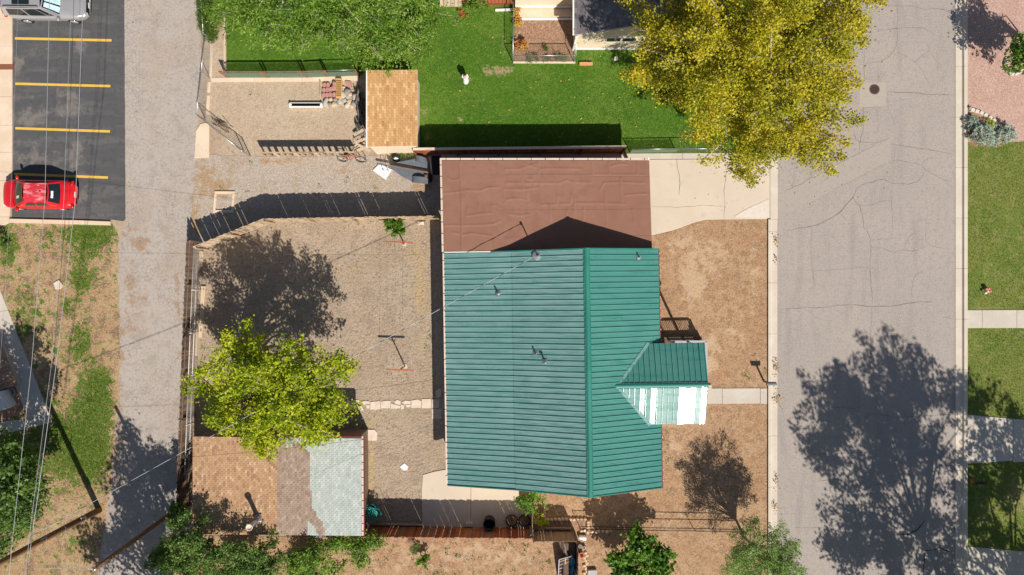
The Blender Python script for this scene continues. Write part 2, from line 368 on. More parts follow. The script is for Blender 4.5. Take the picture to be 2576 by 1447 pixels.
TINT = {'tan': [(.43, .265, .150), (.40, .245, .138), (.455, .29, .17), (.37, .215, .12), (.53, .36, .22), (.31, .185, .115)],
        'honey': [(.50, .285, .125), (.47, .265, .115), (.53, .31, .14), (.42, .225, .095), (.60, .385, .19), (.38, .20, .10)],
        'taupe': [(.33, .245, .19), (.30, .22, .17), (.36, .265, .205), (.265, .185, .14), (.40, .31, .245)],
        'pale': [(.42, .455, .425), (.395, .435, .40), (.455, .485, .455), (.355, .405, .365), (.50, .515, .485)],
        'plum': [(.20, .18, .185), (.175, .155, .16), (.225, .205, .21), (.145, .13, .135)],
        'fence': []}
for k, L in TINT.items():
    for i, c in enumerate(L): mat('shingle_%s%d' % (k, i), c, .95, [(60, tuple(min(1, q * 1.18) for q in c), .55, .7), (3, tuple(q * .9 for q in c), .5, .7)])
leafmat('leaf_gold', [(.10, .125, .008), (.26, .265, .012), (.44, .41, .018), (.60, .52, .03), (.52, .37, .045)], .36)
leafmat('leaf_lime', [(.11, .19, .006), (.27, .36, .010), (.44, .50, .018), (.60, .60, .035)], .38)
leafmat('leaf_elm', [(.05, .120, .010), (.11, .225, .020), (.19, .33, .035), (.34, .44, .09)], .38)
leafmat('leaf_sage', [(.08, .17, .022), (.16, .29, .045), (.27, .41, .085), (.46, .54, .25)])
leafmat('leaf_green', [(.03, .085, .008), (.06, .15, .012), (.11, .24, .018), (.20, .34, .04)])
leafmat('leaf_shrub', [(.035, .085, .016), (.075, .155, .028), (.14, .24, .045), (.25, .35, .08)])
leafmat('leaf_silver', [(.22, .29, .20), (.38, .46, .36), (.52, .59, .50), (.68, .72, .64)])
leafmat('leaf_juniper', [(.025, .065, .008), (.05, .105, .012), (.10, .165, .02), (.17, .22, .03)])
leafmat('leaf_fall', [(.20, .25, .02), (.55, .48, .05), (.60, .30, .08), (.55, .15, .05)])
leafmat('grass_blade', [(.042, .130, .005), (.082, .20, .010), (.145, .275, .020), (.27, .35, .055)], .25, .8, .08)
leafmat('grass_dry', [(.09, .13, .02), (.22, .22, .05), (.36, .28, .11), (.50, .38, .19)], .2, .9, .08)
leafmat('weed', [(.06, .12, .02), (.13, .22, .04), (.24, .30, .07)], .25, .6)
leafmat('dead_leaf', [(.30, .17, .08), (.42, .27, .13), (.55, .38, .10), (.60, .45, .25)], .1, .8)

# ------------------------------------------------------------------ the setting: ground sheets
o = sheet('ground', [(-140, -140), (140, -140), (140, 140), (-140, 140)], 0, 'dirt', world=True)
BIG = 700
alley = sheet('alley', [(312, -BIG), (312, 0), (315, 300), (316, 560), (302, 600), (297, 700), (301, 800), (305, 880), (298, 1000), (290, 1080), (282, 1200), (268, 1300), (250, 1400), (235, 1447 + BIG),
               (415, 1447 + BIG), (424, 1400), (443, 1290), (451, 1100), (464, 800), (474, 620), (484, 540), (494, 400), (498, 300), (506, 150), (514, 0), (514, -BIG)], .006, 'old_asphalt', wob=.09, step=.4, cover=blobs([(330, 600, 40, .4, 40), (400, 640, 60, .28, 60), (380, 760, 70, .25, 60), (330, 720, 30, .3, 80), (500, 480, 22, .6, 100), (300, 960, 14, .6, 140), (450, 760, 12, .45, 120), (420, 930, 50, .2, 60), (290, 1150, 20, .5, 80), (508, 100, 8, .5, 200), (380, 560, 40, .2, 20), (330, 830, 20, .3, 60)], .06))
LINES = [(38, 97, 281, 102), (39, 211, 278, 217), (39, 323, 277, 331), (36, 438, 272, 447)]
wear = blobs([(120, 130, 60, .28, 12), (200, 120, 18, .5, 30), (120, 285, 80, .30, 14), (185, 270, 22, .55, 45), (90, 305, 60, .35, 10), (190, 390, 18, .55, 40), (120, 400, 80, .33, 22), (210, 500, 40, .38, 40), (45, 165, 8, .6, 25), (160, 240, 40, .3, 14), (60, 300, 60, .2, 200)], .16)
lot = sheet('parking_lot', [(34, -BIG), (313, -BIG), (313, 0), (316, 552), (310, 557), (285, 553), (30, 549)], .012, 'new_asphalt', step=.3, cover=wear, wob=.015)
for a in LINES:
    p, q = G(a[0], a[1]), G(a[2], a[3]); d = (q - p).normalized(); n = Vector((-d.y, d.x)) * .075
    sheet('parking_line', [p - n, q - n, q + n, p + n], .0165, 'yellow_paint', parent=lot, world=True)
# walk along the lot, raised slabs
walk = thing('sidewalk', None, None, W(10, 280), kind='structure')
def slab(name, polyV, z0, z1, mt, parent, ch=.012, world=False):
    m = MB(); m.prism(polyV if world else [G(*p) for p in polyV], z0, z1, ch); return m.build(name, mt, parent)
ys = [-640, -560, -480, -400, -320, -240, -170, -100, -20, 49, 117, 162.5, 176, 244, 316, 384, 455, 546]
g = .25
for a, b in zip(ys[:-1], ys[1:]):
    if a == 162.5: slab('drain_cover', [(-70, a + g), (35, a + g), (35, b - g), (-70, b - g)], 0, .095, 'rust_metal', walk); continue
    slab('slab', [(-70, a + g), (33, a + g), (33 - (6 if b > 540 else 0), b - g), (-70, b - g)], 0, .11, 'concrete_warm', walk)
slab('slab', [(-70, 546.4), (26, 546.4), (25, 560), (-2, 573), (-70, 600)], 0, .11, 'concrete_warm', walk)
slab('kerb_segment', [(26, 551), (110, 553), (110, 562.5), (25, 561)], 0, .14, 'concrete_warm', walk)
slab('kerb_segment', [(110.6, 553), (200, 555), (200, 565), (110.6, 562.7)], 0, .14, 'concrete_warm', walk)
slab('kerb_segment', [(200.6, 555), (280, 558), (280, 567.5), (200.6, 565.2)], 0, .14, 'concrete_warm', walk)
# west lawn, half dried out
wl = blobs([(225, 590, 62, .95, 32), (240, 560, 50, .3, 22), (20, 600, 30, .5, 40), (215, 640, 40, .45, 20), (120, 600, 30, .25, 30), (60, 760, 40, .30, 60), (200, 700, 24, .5, 45), (170, 775, 16, .6, 20), (225, 700, 40, .28, 30),
            (40, 850, 30, .35, 30), (205, 860, 26, .55, 60), (95, 800, 40, .20, 40), (150, 880, 40, .18, 40), (240, 1040, 40, .95, 90), (170, 1120, 55, .8, 90), (235, 1150, 36, .8, 60), (40, 1180, 60, .8, 120), (20, 640, 20, .45, 40), (250, 960, 26, .5, 40), (110, 1010, 30, .28, 30), (30, 1300, 50, .5, 60), (200, 1360, 40, .25, 40)], .19)
sheet('west_lawn', [(-BIG, 572), (0, 572), (25, 562), (284, 562), (300, 600), (296, 700), (300, 800), (303, 880), (297, 1000), (289, 1080), (280, 1200), (266, 1300), (248, 1400), (233, 1447 + BIG), (-BIG, 1447 + BIG)], .016, 'dry_lawn', step=.3, cover=wl, wob=.10)
# slanting concrete path by the western house
path = thing('garden_path', None, None, W(60, 950), kind='structure')
def pl(y, side): x = (y - 726) * .396; return (x - (0 if side else 54), y)
cuts = [600, 690, 780, 879, 930, 1045]
for a, b in zip(cuts[:-1], cuts[1:]):
    x0, x1 = pl(a, 0), pl(a, 1); x2, x3 = pl(b, 1), pl(b, 0)
    slab('slab', [(x0[0], a + 9.5), (x1[0], a + .5), (x2[0], b), (x3[0], b + 9)], 0, .05, 'concrete_grey', path)
slab('slab', [(13, 1059), (69, 1055), (126, 1046.5), (133, 1062), (75, 1077), (22, 1089)], 0, .05, 'concrete_grey', path)
slab('slab', [(12.4, 1059.5), (21.4, 1089.5), (-60, 1110), (-60, 1080)], 0, .05, 'concrete_grey', path)
sheet('planting_bed', [(-4, 984), (43, 976), (64, 1036), (12, 1057), (-20, 1062)], .022, 'mulch')
# the dirt lot in the north-west, its strips of concrete
sheet('dirt_lot', [(522, 198), (920, 198), (930, 392), (628, 392), (600, 370), (516, 304)], .010, 'wood_chips', wob=.05)
sheet('mulch_strip', [(530, 92), (567, 92), (569, 197), (530, 200)], .012, 'wood_chips', wob=.04)
kst = thing('concrete_strip', None, None, W(700, 202), kind='structure')
slab('slab', [(530, 196), (640, 195.5), (640, 206), (532, 207)], 0, .05, 'concrete_warm', kst)
slab('slab', [(640.5, 195.5), (760, 195.5), (760, 206), (640.5, 206)], 0, .05, 'concrete_warm', kst)
slab('slab', [(760.5, 195.5), (902, 191), (903, 203), (760.5, 206)], 0, .05, 'concrete_warm', kst)
slab('slab', [(505, 312), (527, 308), (527, 396), (490, 398), (494, 330)], 0, .06, 'concrete_warm', kst)
slab('slab', [(523, 206), (531, 206), (529, 232), (521, 232)], 0, .06, 'concrete_warm', kst)
slab('slab', [(521, 240), (529, 240), (527, 290), (519, 286)], 0, .06, 'concrete_warm', kst)
slab('slab', [(530, 95), (536, 105), (534, 195), (527, 195)], 0, .06, 'concrete_warm', kst)
# north lawn
nl = blobs([(1260, 180, 30, .55, 14), (1290, 172, 14, .4, 8), (1225, 178, 16, .4, 12), (1160, 300, 8, .7, 10), (1065, 285, 12, .5, 30), (1160, 265, 8, .45, 8), (1075, 345, 14, .55, 12), (1175, 205, 10, .45, 14), (1165, 60, 30, .25, 14), (1140, 40, 14, .3, 20), (930, 165, 18, .3, 10), (1270, 110, 12, .3, 50), (1480, 150, 20, .35, 10), (1740, 345, 40, .2, 20), (1150, 240, 8, .4, 6), (1110, 310, 10, .35, 8), (1010, 170, 50, .25, 14), (1200, 110, 90, .13, 70), (1240, 240, 60, .10, 60), (1420, 190, 120, .07, 14)], .03)
NLP = [(569, -BIG), (569, 195), (905, 190), (925, 184), (1050, 186), (1056, 385), (1580, 386), (1930, 385), (1930, -BIG)]
sheet('north_lawn', NLP, .020, 'lawn', step=.3, cover=nl, wob=.02)
sheet('kennel_bed', [(1294, 52), (1442, 52), (1442, 156), (1293, 156)], .026, 'mulch', wob=.02)
pat = thing('patio', None, None, W(1370, 40), kind='structure')
slab('slab', [(1296, 22), (1443, 22), (1443, 45), (1296, 45)], 0, .14, 'concrete_warm', pat)
slab('slab', [(1310, 46), (1443, 46), (1443, 51.5), (1310, 51.5)], 0, .08, 'white_paint', pat)
slab('kerb_segment', [(1291, 155), (1366, 155.2), (1366, 160.2), (1291, 160)], 0, .08, 'cream_wall', pat)
slab('kerb_segment', [(1366.5, 155.2), (1447, 155.5), (1447, 160.5), (1366.5, 160.2)], 0, .08, 'cream_wall', pat)
# gravel strip, back yard, house surround
gv = blobs([(560, 470, 40, .55, 40), (510, 440, 30, .5, 60), (700, 405, 90, .5, 12), (640, 520, 40, .3, 20), (860, 430, 60, .35, 20), (1060, 470, 40, .6, 16), (490, 560, 20, .6, 60), (980, 480, 60, .3, 12)], .1)
sheet('gravel_drive', [(492, 388), (640, 394), (1120, 392), (1120, 552), (690, 560), (520, 626), (472, 622), (484, 540)], .013, 'gravel', step=.3, cover=gv, wob=.04)
sheet('black_mat', [(1086, 392), (1116, 392), (1116, 440), (1088, 440)], .02, 'black_mat', wob=.02)
yc = blobs([(1060, 740, 26, .55, 80), (1060, 860, 16, .4, 30), (1040, 640, 40, .4, 40), (880, 690, 70, .28, 50), (760, 640, 30, .25, 20), (930, 1020, 90, .3, 10), (935, 1180, 10, .7, 130), (1000, 930, 50, .32, 30), (870, 940, 30, .35, 20), (820, 580, 90, .22, 14), (650, 900, 40, .2, 60), (1000, 600, 40, .25, 20), (960, 1060, 40, .3, 16), (1090, 1150, 14, .35, 50), (505, 800, 12, .35, 140)], .08)
sheet('back_yard', [(500, 612), (523, 626), (690, 560), (1130, 552), (1140, 1330), (905, 1330), (480, 1330)], .017, 'yard_dirt', step=.3, cover=yc)
sheet('house_margin', [(1088, 556), (1125, 556), (1140, 1110), (1097, 1105)], .020, 'gravel', wob=.05)
pt = thing('rear_patio', None, None, W(1200, 1260), kind='structure')
slab('slab', [(1064, 1194), (1092, 1186), (1124, 1180), (1140, 1200), (1184, 1215), (1184, 1326), (1063, 1324), (1061, 1232)], 0, .06, 'concrete_drive', pt)
slab('slab', [(1184.8, 1215), (1304, 1224), (1305, 1258), (1336, 1260), (1336, 1329), (1184.8, 1326)], 0, .06, 'concrete_drive', pt)
# driveway
dr = thing('driveway', None, None, W(1760, 470), kind='structure')
slab('slab', [(1110, 388), (1400, 388), (1400, 402), (1110, 402)], 0, .04, 'concrete_grey', dr)
slab('slab', [(1400.5, 388), (1716, 386), (1716, 400), (1400.5, 402)], 0, .04, 'concrete_grey', dr)
slab('slab', [(1716.5, 386), (1938, 385), (1938, 399), (1716.5, 400)], 0, .04, 'concrete_grey', dr)
slab('slab', [(1112, 403), (1500, 402.6), (1500, 640), (1112, 640)], 0, .04, 'concrete_drive', dr)
slab('slab', [(1500.5, 402.6), (1700, 401.4), (1936, 399.5), (1936, 551.5), (1822, 552.6), (1775, 553), (1745, 560), (1715, 572), (1685, 581), (1640, 592), (1600, 600), (1500.5, 640)], 0, .04, 'concrete_drive', dr)
sheet('crack', [(1702, 402), (1704, 420), (1709, 440), (1711, 462), (1708, 490), (1707, 490), (1709.4, 462), (1707.6, 440), (1702.7, 420), (1701, 402)], .0445, 'crack_fill', parent=dr)
# front yard
fy = blobs([(1720, 610, 40, .4, 40), (1740, 720, 26, .5, 50), (1800, 640, 60, .3, 40), (1790, 870, 20, .75, 24), (1790, 920, 18, .85, 18), (1760, 700, 60, .3, 60), (1850, 830, 40, .25, 40), (1700, 1120, 30, .35, 80), (1820, 1050, 70, .18, 20), (1900, 700, 20, .3, 100), (1660, 1300, 60, .3, 30), (1800, 1330, 60, .25, 40)], .14)
sheet('front_yard', [(1600, 604), (1640, 594), (1690, 582), (1745, 562), (1775, 554), (1932, 552), (1932, 1447 + BIG), (900, 1447 + BIG), (900, 1331), (1300, 1331), (1337, 1300), (1337, 1200), (1600, 1100)], .015, 'front_dirt', step=.3, cover=fy)
sheet('south_yard', [(420, 1346), (900, 1352), (1340, 1352), (1420, 1362), (1440, 1447), (1430, 1447 + BIG), (415, 1447 + BIG)], .019, 'front_dirt', step=.4, cover=blobs([(1150, 1380, 200, .35, 30), (1000, 1430, 160, .3, 40), (1300, 1420, 120, .3, 40)], .08))
fw = thing('front_walk', None, None, W(1850, 996), kind='structure')
for a, b in ((1700, 1778), (1778.5, 1816), (1816.6, 1911.5), (1912.2, 1929)):
    slab('slab', [(a, 977), (b, 976.5), (b, 1015), (a, 1015.5)], 0, .05, 'concrete_grey', fw)
# street with kerbs
st = sheet('street', [(1954, -BIG * 2), (2404, -BIG * 2), (2402, 1447 + BIG * 2), (1952, 1447 + BIG * 2)], .004, 'street_asphalt')
def strip(ptsV, w, z, mt, parent, name='crack'):
    P = [G(*p) for p in ptsV]; rs = random.Random(int(ptsV[0][0] * 7 + ptsV[0][1]))
    Q = []
    for a, b in zip(P[:-1], P[1:]):
        k = max(1, int((b - a).length / .25))
        for t in range(k): Q.append(a.lerp(b, t / k) + Vector((rs.uniform(-1, 1), rs.uniform(-1, 1))) * .028)
    Q.append(P[-1]); n = len(Q); L = []; Rr = []
    for i, p in enumerate(Q):
        d = (Q[min(i + 1, n - 1)] - Q[max(0, i - 1)]); d = d.normalized() if d.length else Vector((1, 0)); nn = Vector((-d.y, d.x))
        ww = w * rs.uniform(.45, 1.25) * (.35 if i in (0, n - 1) else 1) / 2
        L.append(p + nn * ww); Rr.append(p - nn * ww)
    m = MB(); m.add([(p.x, p.y, z) for p in L] + [(p.x, p.y, z) for p in Rr], [(i + n, i + 1 + n, i + 1, i) for i in range(n - 1)])
    return m.build(name, mt, parent)
for w_, p_ in ((.028, [(1823, 401), (1826, 440), (1820, 480), (1823, 515), (1821, 552)]), (.018, [(1640, 520), (1700, 522), (1770, 517), (1822, 519)]), (.016, [(1845, 546), (1880, 524), (1935, 500)])): strip(p_, w_, .0445, 'crack_fill', dr)
sheet('patch', [(1847, 547), (1881, 525.5), (1935, 501.5), (1935, 549)], .0425, 'concrete_pale', parent=dr)
def cr(ox, oy, pts, s=.3335): return [(ox + s * x, oy + s * y) for x, y in pts]
CRA = [  # (row offset, width in m, points)
 (0, .05, [(830, 10), (930, 45), (1060, 45), (1180, 70), (1290, 65), (1370, 85), (1415, 60)]), (0, .03, [(1290, 65), (1380, 95), (1420, 110)]),
 (0, .05, [(800, 225), (900, 225), (1000, 215), (1080, 208), (1170, 215), (1250, 248)]), (0, .035, [(980, 30), (975, 240), (975, 320), (940, 400), (900, 440), (840, 465), (740, 480)]),
 (0, .05, [(730, 370), (722, 480), (728, 610)]), (0, .035, [(990, 400), (1060, 440), (1105, 465), (1160, 530), (1210, 620)]), (0, .03, [(1105, 465), (1180, 410), (1220, 380), (1190, 300)]),
 (0, .03, [(1220, 385), (1260, 450), (1310, 510)]), (0, .075, [(900, 690), (960, 695), (1100, 700), (1200, 712), (1330, 715), (1415, 718)]), (0, .05, [(590, 712), (640, 705), (660, 690)]),
 (0, .06, [(722, 810), (720, 960), (695, 1080), (685, 1160)]), (0, .05, [(650, 1000), (665, 1060), (690, 1070), (810, 1080), (870, 1060), (920, 1040)]),
 (0, .06, [(930, 1090), (1010, 1100), (1120, 1118), (1250, 1135), (1330, 1155), (1400, 1165)]), (0, .05, [(910, 1210), (1000, 1215), (1080, 1228), (1160, 1245), (1180, 1275), (1230, 1310), (1330, 1360), (1385, 1370)]),
 (0, .05, [(1160, 1245), (1180, 1210), (1220, 1190), (1270, 1188)]), (0, .05, [(1180, 1300), (1130, 1370), (1060, 1388), (940, 1385), (870, 1355), (820, 1365), (745, 1385), (700, 1395), (660, 1440)]),
 (0, .03, [(385, 1250), (490, 1258)]), (0, .03, [(905, 800), (940, 900), (960, 960)]), (0, .02, [(900, 690), (905, 800), (720, 815)]),
 (480.9, .08, [(665, 0), (640, 45), (540, 160), (470, 205), (400, 245), (310, 268), (230, 280), (180, 298), (110, 290)]), (480.9, .06, [(640, 45), (690, 110), (712, 190), (722, 270), (765, 340), (780, 420), (770, 520), (765, 600), (780, 720), (790, 830)]),
 (480.9, .05, [(540, 160), (590, 215)]), (480.9, .035, [(700, 110), (780, 105), (860, 78), (920, 75)]), (480.9, .03, [(930, 0), (930, 120), (940, 220), (930, 330)]), (480.9, .03, [(790, 370), (860, 360), (980, 355)]),
 (480.9, .045, [(785, 425), (860, 430), (930, 458), (1020, 445), (1090, 455), (1130, 440)]), (480.9, .03, [(1100, 315), (1050, 365), (1025, 430)]), (480.9, .03, [(1200, 190), (1185, 290), (1190, 380), (1230, 412), (1300, 425), (1340, 440)]),
 (480.9, .03, [(325, 600), (420, 600), (510, 590), (640, 582), (760, 575)]), (480.9, .025, [(330, 280), (325, 420), (330, 560), (345, 660), (355, 740)]),
 (480.9, .075, [(110, 890), (260, 882), (400, 878), (480, 870), (560, 857), (660, 857), (740, 870), (850, 872), (950, 865), (1050, 848), (1130, 838), (1240, 835)]),
 (480.9, .03, [(1180, 600), (1110, 640), (1080, 740), (1085, 800)]), (480.9, .05, [(785, 870), (780, 960), (775, 1080), (770, 1200), (775, 1400)]), (480.9, .04, [(1310, 955), (1390, 965)]),
 (963.5, .05, [(490, 190), (560, 185), (650, 190), (720, 180)]), (963.5, .05, [(780, 225), (740, 260), (690, 295)]), (963.5, .05, [(310, 540), (480, 535), (680, 525), (780, 520)]), (963.5, .05, [(380, 740), (500, 730), (600, 715)]),
 (963.5, .06, [(790, 770), (900, 755), (970, 740), (1050, 730)]), (963.5, .05, [(790, 230), (970, 260), (1100, 250), (1390, 240)]), (963.5, .03, [(200, 1090), (410, 1092)]), (963.5, .03, [(90, 1390), (150, 1415), (250, 1440)])]
for oy, w, p in CRA: strip(cr(1932, oy, p), w * .66, .0085, 'crack_fill', st)
for w, p in ((.08, [(1000, 1145), (1060, 1140), (1120, 1110), (1160, 1070), (1190, 1030)]), (.08, [(1150, 1240), (1180, 1265), (1230, 1265), (1290, 1240), (1330, 1260), (1375, 1275)]), (.07, [(1180, 1265), (1180, 1340), (1170, 1440)])):
    strip(cr(1932, 963.5, p), w, .0085, 'tar', st, 'tar_seam')
sheet('patch', cr(1932, 0, [(60, 1480), (140, 1440), (400, 1310), (600, 1200), (820, 1090), (920, 1045), (930, 1210), (700, 1330), (480, 1440), (250, 1560), (60, 1640)]), .0065, 'asphalt_patch', parent=st)
strip(cr(1932, 0, [(140, 1440), (400, 1310), (600, 1200), (820, 1090)]), .025, .0085, 'crack_fill', st)
strip(cr(1932, 0, [(480, 1440), (700, 1330), (900, 1225)]), .02, .0085, 'crack_fill', st)
sheet('patch', cr(1932, 0, [(690, 620), (890, 625), (895, 805), (690, 808)]), .0065, 'manhole_apron', parent=st, wob=.04)
def kerb(name, xa, xb, xc, ys, mt):
    # gutter pan xa..xb (towards the street), raised kerb xb..xc
    t = thing(name, None, None, W((xa + xc) / 2, 700), kind='structure')
    for a, b in zip(ys[:-1], ys[1:]):
        m = MB(); g = .35; y0, y1 = G(0, a + g).y, G(0, b - g).y
        X = [G(x, 0).x for x in (xa, xb, xc)]; sx = 1 if xc > xa else -1
        prof = [(X[0], 0), (X[0], .03), (X[1] - sx * .05, .012), (X[1], .02), (X[1] + sx * .05, .115), (X[1] + sx * .08, .125), (X[2], .125), (X[2], 0)]
        n = len(prof); vs = [(x, y, z) for y in (y0, y1) for x, z in prof]
        fs = [(i, (i + 1) % n, (i + 1) % n + n, i + n) for i in range(n)]; fs += [tuple(reversed(range(n))), tuple(range(n, 2 * n))]
        if sx > 0: fs = [tuple(reversed(f)) for f in fs]
        m.add(vs, fs); m.build('kerb_segment', mt, t)
    return t
kerb('east_kerb', 2403, 2420, 2431, [41 + 127 * k for k in range(-10, 24)], 'kerb_concrete')
kl = kerb('west_kerb', 1955, 1940, 1931, [552] + [583.5 + 128.3 * k for k in range(0, 16)], 'kerb_concrete')
kerb('west_kerb', 1955, 1940, 1931, [-900 + 128.5 * k for k in range(0, 11)], 'kerb_concrete')
slab('slab', [(1937, 385.5), (1956, 385.5), (1956, 551.5), (1937, 551.5)], 0, .03, 'kerb_concrete', dr)
# east side
sheet('red_gravel', [(2431, -BIG), (2576 + BIG, -BIG), (2576 + BIG, 352), (2560, 353), (2520, 356), (2431, 358)], .020, 'red_gravel')
sheet('flower_bed', [(2436, 272), (2452, 276), (2480, 284), (2505, 300), (2525, 330), (2540, 352), (2520, 368), (2440, 368), (2431, 340), (2431, 290)], .026, 'mulch', wob=.03)
ec = blobs([(2480, 780, 40, .45, 16), (2540, 560, 30, .2, 60), (2490, 690, 40, .25, 40), (2450, 860, 14, .4, 20), (2560, 1250, 50, .5, 60), (2480, 1040, 20, .4, 14), (2470, 1300, 30, .4, 50), (2520, 1100, 60, .2, 30)], .05)
sheet('east_lawn', [(2430, 359), (2576 + BIG, 352), (2576 + BIG, 1447 + BIG), (2430, 1447 + BIG)], .018, 'east_lawn', step=.35, cover=ec, wob=.02)
ew = thing('east_walks', None, None, W(2500, 800), kind='structure')
for a, b in ((2432, 2469), (2469.5, 2556), (2556.5, 2640), (2640.5, 2740)): slab('slab', [(a, 780), (b, 780), (b, 825), (a, 825)], 0, .06, 'concrete_grey', ew)
for a, b in ((2432, 2547), (2547.5, 2670), (2670.5, 2800)): slab('slab', [(a, 1043 + (a - 2432) * .09), (b, 1043 + (b - 2432) * .09), (b, 1158 - (b - 2547) * .03), (a, 1163 - (a - 2547) * .03)], 0, .06, 'concrete_grey', ew)
slab('slab', [(2431, 1374), (2560, 1386), (2700, 1390), (2700, 1600), (2431, 1600)], 0, .06, 'concrete_grey', ew)
mh = thing('manhole', 'round rust-brown manhole cover in pale patch of the street', 'manhole cover', W(2200, 225))
m = MB(); c = W(2200, 225, .014); m.lathe(c, [(.32, -.01), (.32, .004), (.30, .006), (.29, .0)], 28); m.build('cover', 'manhole', mh, False)
m = MB()
for i in range(-6, 7):
    h = math.sqrt(max(0, .27 ** 2 - (i * .042) ** 2))
    if h > .03: m.box((c.x, c.y + i * .042, c.z + .004), (2 * h, .014, .006)); m.box((c.x + i * .042, c.y, c.z + .0045), (.014, 2 * h, .006))
m.build('grid', 'dark_metal', mh)
# ------------------------------------------------------------------ the green-roofed house
HO = Vector((4.04, 2.09, 0)); ha = R(.9)
hu = Vector((math.cos(ha), math.sin(ha), 0)); hv = Vector((math.sin(ha), -math.cos(ha), 0))   # u: east, v: south
def HL(u, v, z): return HO + hu * u + hv * v + Vector((0, 0, z))
HLEN = 13.42; ZR, ZK, ZL, ZE = 5.0, 3.47, 2.35, 3.48; UK, UL, UR = -4.0, -7.98, 4.22
house = thing('house', 'low house with teal ribbed metal roof and gabled front porch', 'house', HL(0, 6.7, 0))
PROF = [(0, 0), (.012, .046), (.040, .046), (.052, 0), (.105, 0), (.112, .009), (.122, .009), (.129, 0), (.175, 0), (.182, .009), (.192, .009), (.199, 0), (.245, 0), (.252, .009), (.262, .009), (.269, 0), (.3051, 0)]
def panel_mesh(name, A, B, side, mt, prof=PROF, endA=None, endB=None, w=.3051):
    """ribbed panel from A (top) to B (eave); side = unit vector across; end* = functions of x giving a slanted cut"""
    A, B = Vector(A), Vector(B); d = (B - A); n = side.cross(d).normalized()
    if n.z < 0: n = -n
    m = MB(); top = []; bot = []
    for x, h in prof:
        t0 = endA(x) if endA else 0.; t1 = endB(x) if endB else 1.
        top.append(A + d * t0 + side * x + n * h); bot.append(A + d * t1 + side * x + n * h)
    k = len(prof); m.add(top + bot + [p - n * .012 for p in top] + [p - n * .012 for p in bot], [])
    fs = [(i, i + 1, k + i + 1, k + i) for i in range(k - 1)] + [(2 * k + i + 1, 2 * k + i, 3 * k + i, 3 * k + i + 1) for i in range(k - 1)]
    fs += [(k + i, k + i + 1, 3 * k + i + 1, 3 * k + i) for i in range(k - 1)]
    m.f += fs; m.mi += [0] * len(fs)
    return m.mesh(name, mt, A)
NP = 44; PW = HLEN / NP; sc = PW / .3051; PR = [(x * sc, h) for x, h in PROF]
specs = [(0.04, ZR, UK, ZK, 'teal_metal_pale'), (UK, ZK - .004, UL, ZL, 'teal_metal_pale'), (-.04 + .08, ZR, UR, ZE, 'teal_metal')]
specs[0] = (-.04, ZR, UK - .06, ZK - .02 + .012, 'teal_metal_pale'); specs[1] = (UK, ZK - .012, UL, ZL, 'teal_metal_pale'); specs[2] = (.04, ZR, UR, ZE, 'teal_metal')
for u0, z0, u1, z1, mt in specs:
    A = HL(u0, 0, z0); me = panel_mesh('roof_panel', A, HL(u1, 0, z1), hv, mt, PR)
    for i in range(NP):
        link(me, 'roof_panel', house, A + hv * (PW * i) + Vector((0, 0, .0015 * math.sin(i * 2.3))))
m = MB()                                                                              # ridge cap with folded lips
cap = [(-.17, -.045), (-.165, -.02), (-.13, -.03), (-.11, .02), (-.03, .05), (.03, .05), (.11, .02), (.13, -.03), (.165, -.02), (.17, -.045)]
vs = [HL(x, v, ZR + .035 + z) for v in (-.06, HLEN + .06) for x, z in cap]; k = len(cap)
m.add(vs, [(i, i + 1, k + i + 1, k + i) for i in range(k - 1)]); m.build('ridge_cap', 'teal_dark', house)
for v in (-.03, HLEN + .03):                                                          # gable end trims
    for (a, za, b, zb) in ((0, ZR, UK, ZK), (UK, ZK, UL, ZL), (0, ZR, UR, ZE)): m = MB(); m.bar(HL(a, v, za - .03), HL(b, v, zb - .03), .05, .16); m.build('barge_board', 'teal_dark', house)
m = MB(); m.bar(HL(UL - .05, -.02, ZL - .06), HL(UL - .05, HLEN + .02, ZL - .06), .10, .10); m.build('gutter', 'cream_trim', house)
for i in range(14):
    m = MB(); m.box(HL(UL - .06, .4 + i * .96, ZL - .005), (.14, .03, .012), ha); m.build('gutter_strap', 'dark_metal', house)
m = MB(); m.bar(HL(UR + .03, -.02, ZE - .07), HL(UR + .03, HLEN + .02, ZE - .07), .05, .16); m.build('fascia', 'maroon_trim', house)
for i in range(22):
    m = MB(); m.box(HL(UR + .06, .25 + i * .61, ZE - .02), (.05, .05, .04), ha); m.build('gutter_bracket', 'white_paint', house)
m = MB()                                                                              # walls follow the roof line, 30 cm in
sec = [(UL + .4, 0), (UL + .4, ZL - .02), (UK, ZK - .18), (0, ZR - .2), (UR - .4, ZE - .06), (UR - .4, 0)]
k = len(sec); vs = [HL(u, v, z) for v in (.25, HLEN - .25) for u, z in sec]
m.add(vs, [(i, (i + 1) % k, (i + 1) % k + k, i + k) for i in range(k)] + [tuple(reversed(range(k))), tuple(range(k, 2 * k))]); m.build('wall', 'cream_wall', house)
for u, v, w, h, z, ax in ((UR - .4, 2.2, 1.6, 1.1, 1.6, 0), (UR - .4, 11.2, 1.6, 1.1, 1.6, 0), (UL + .4, 3.5, 1.2, .8, 1.45, 0), (UL + .4, 9.4, 1.2, .8, 1.45, 0), (-1.6, HLEN - .25, 1.4, 1.0, 1.7, 1), (1.9, HLEN - .25, 1.2, 1.0, 1.7, 1)):
    s = -1 if u < 0 else 1; t = .05
    m = MB(); c = HL(u, v, z)
    m.box(c, (t, w + .14, h + .14) if ax == 0 else (w + .14, t, h + .14), ha); f = m.build('window', 'white_paint', house)
    off = hu * (s * .02) if ax == 0 else hv * .02
    m = MB(); m.box(c + off, (t, w, h) if ax == 0 else (w, t, h), ha); m.build('pane', 'window_glass', f)
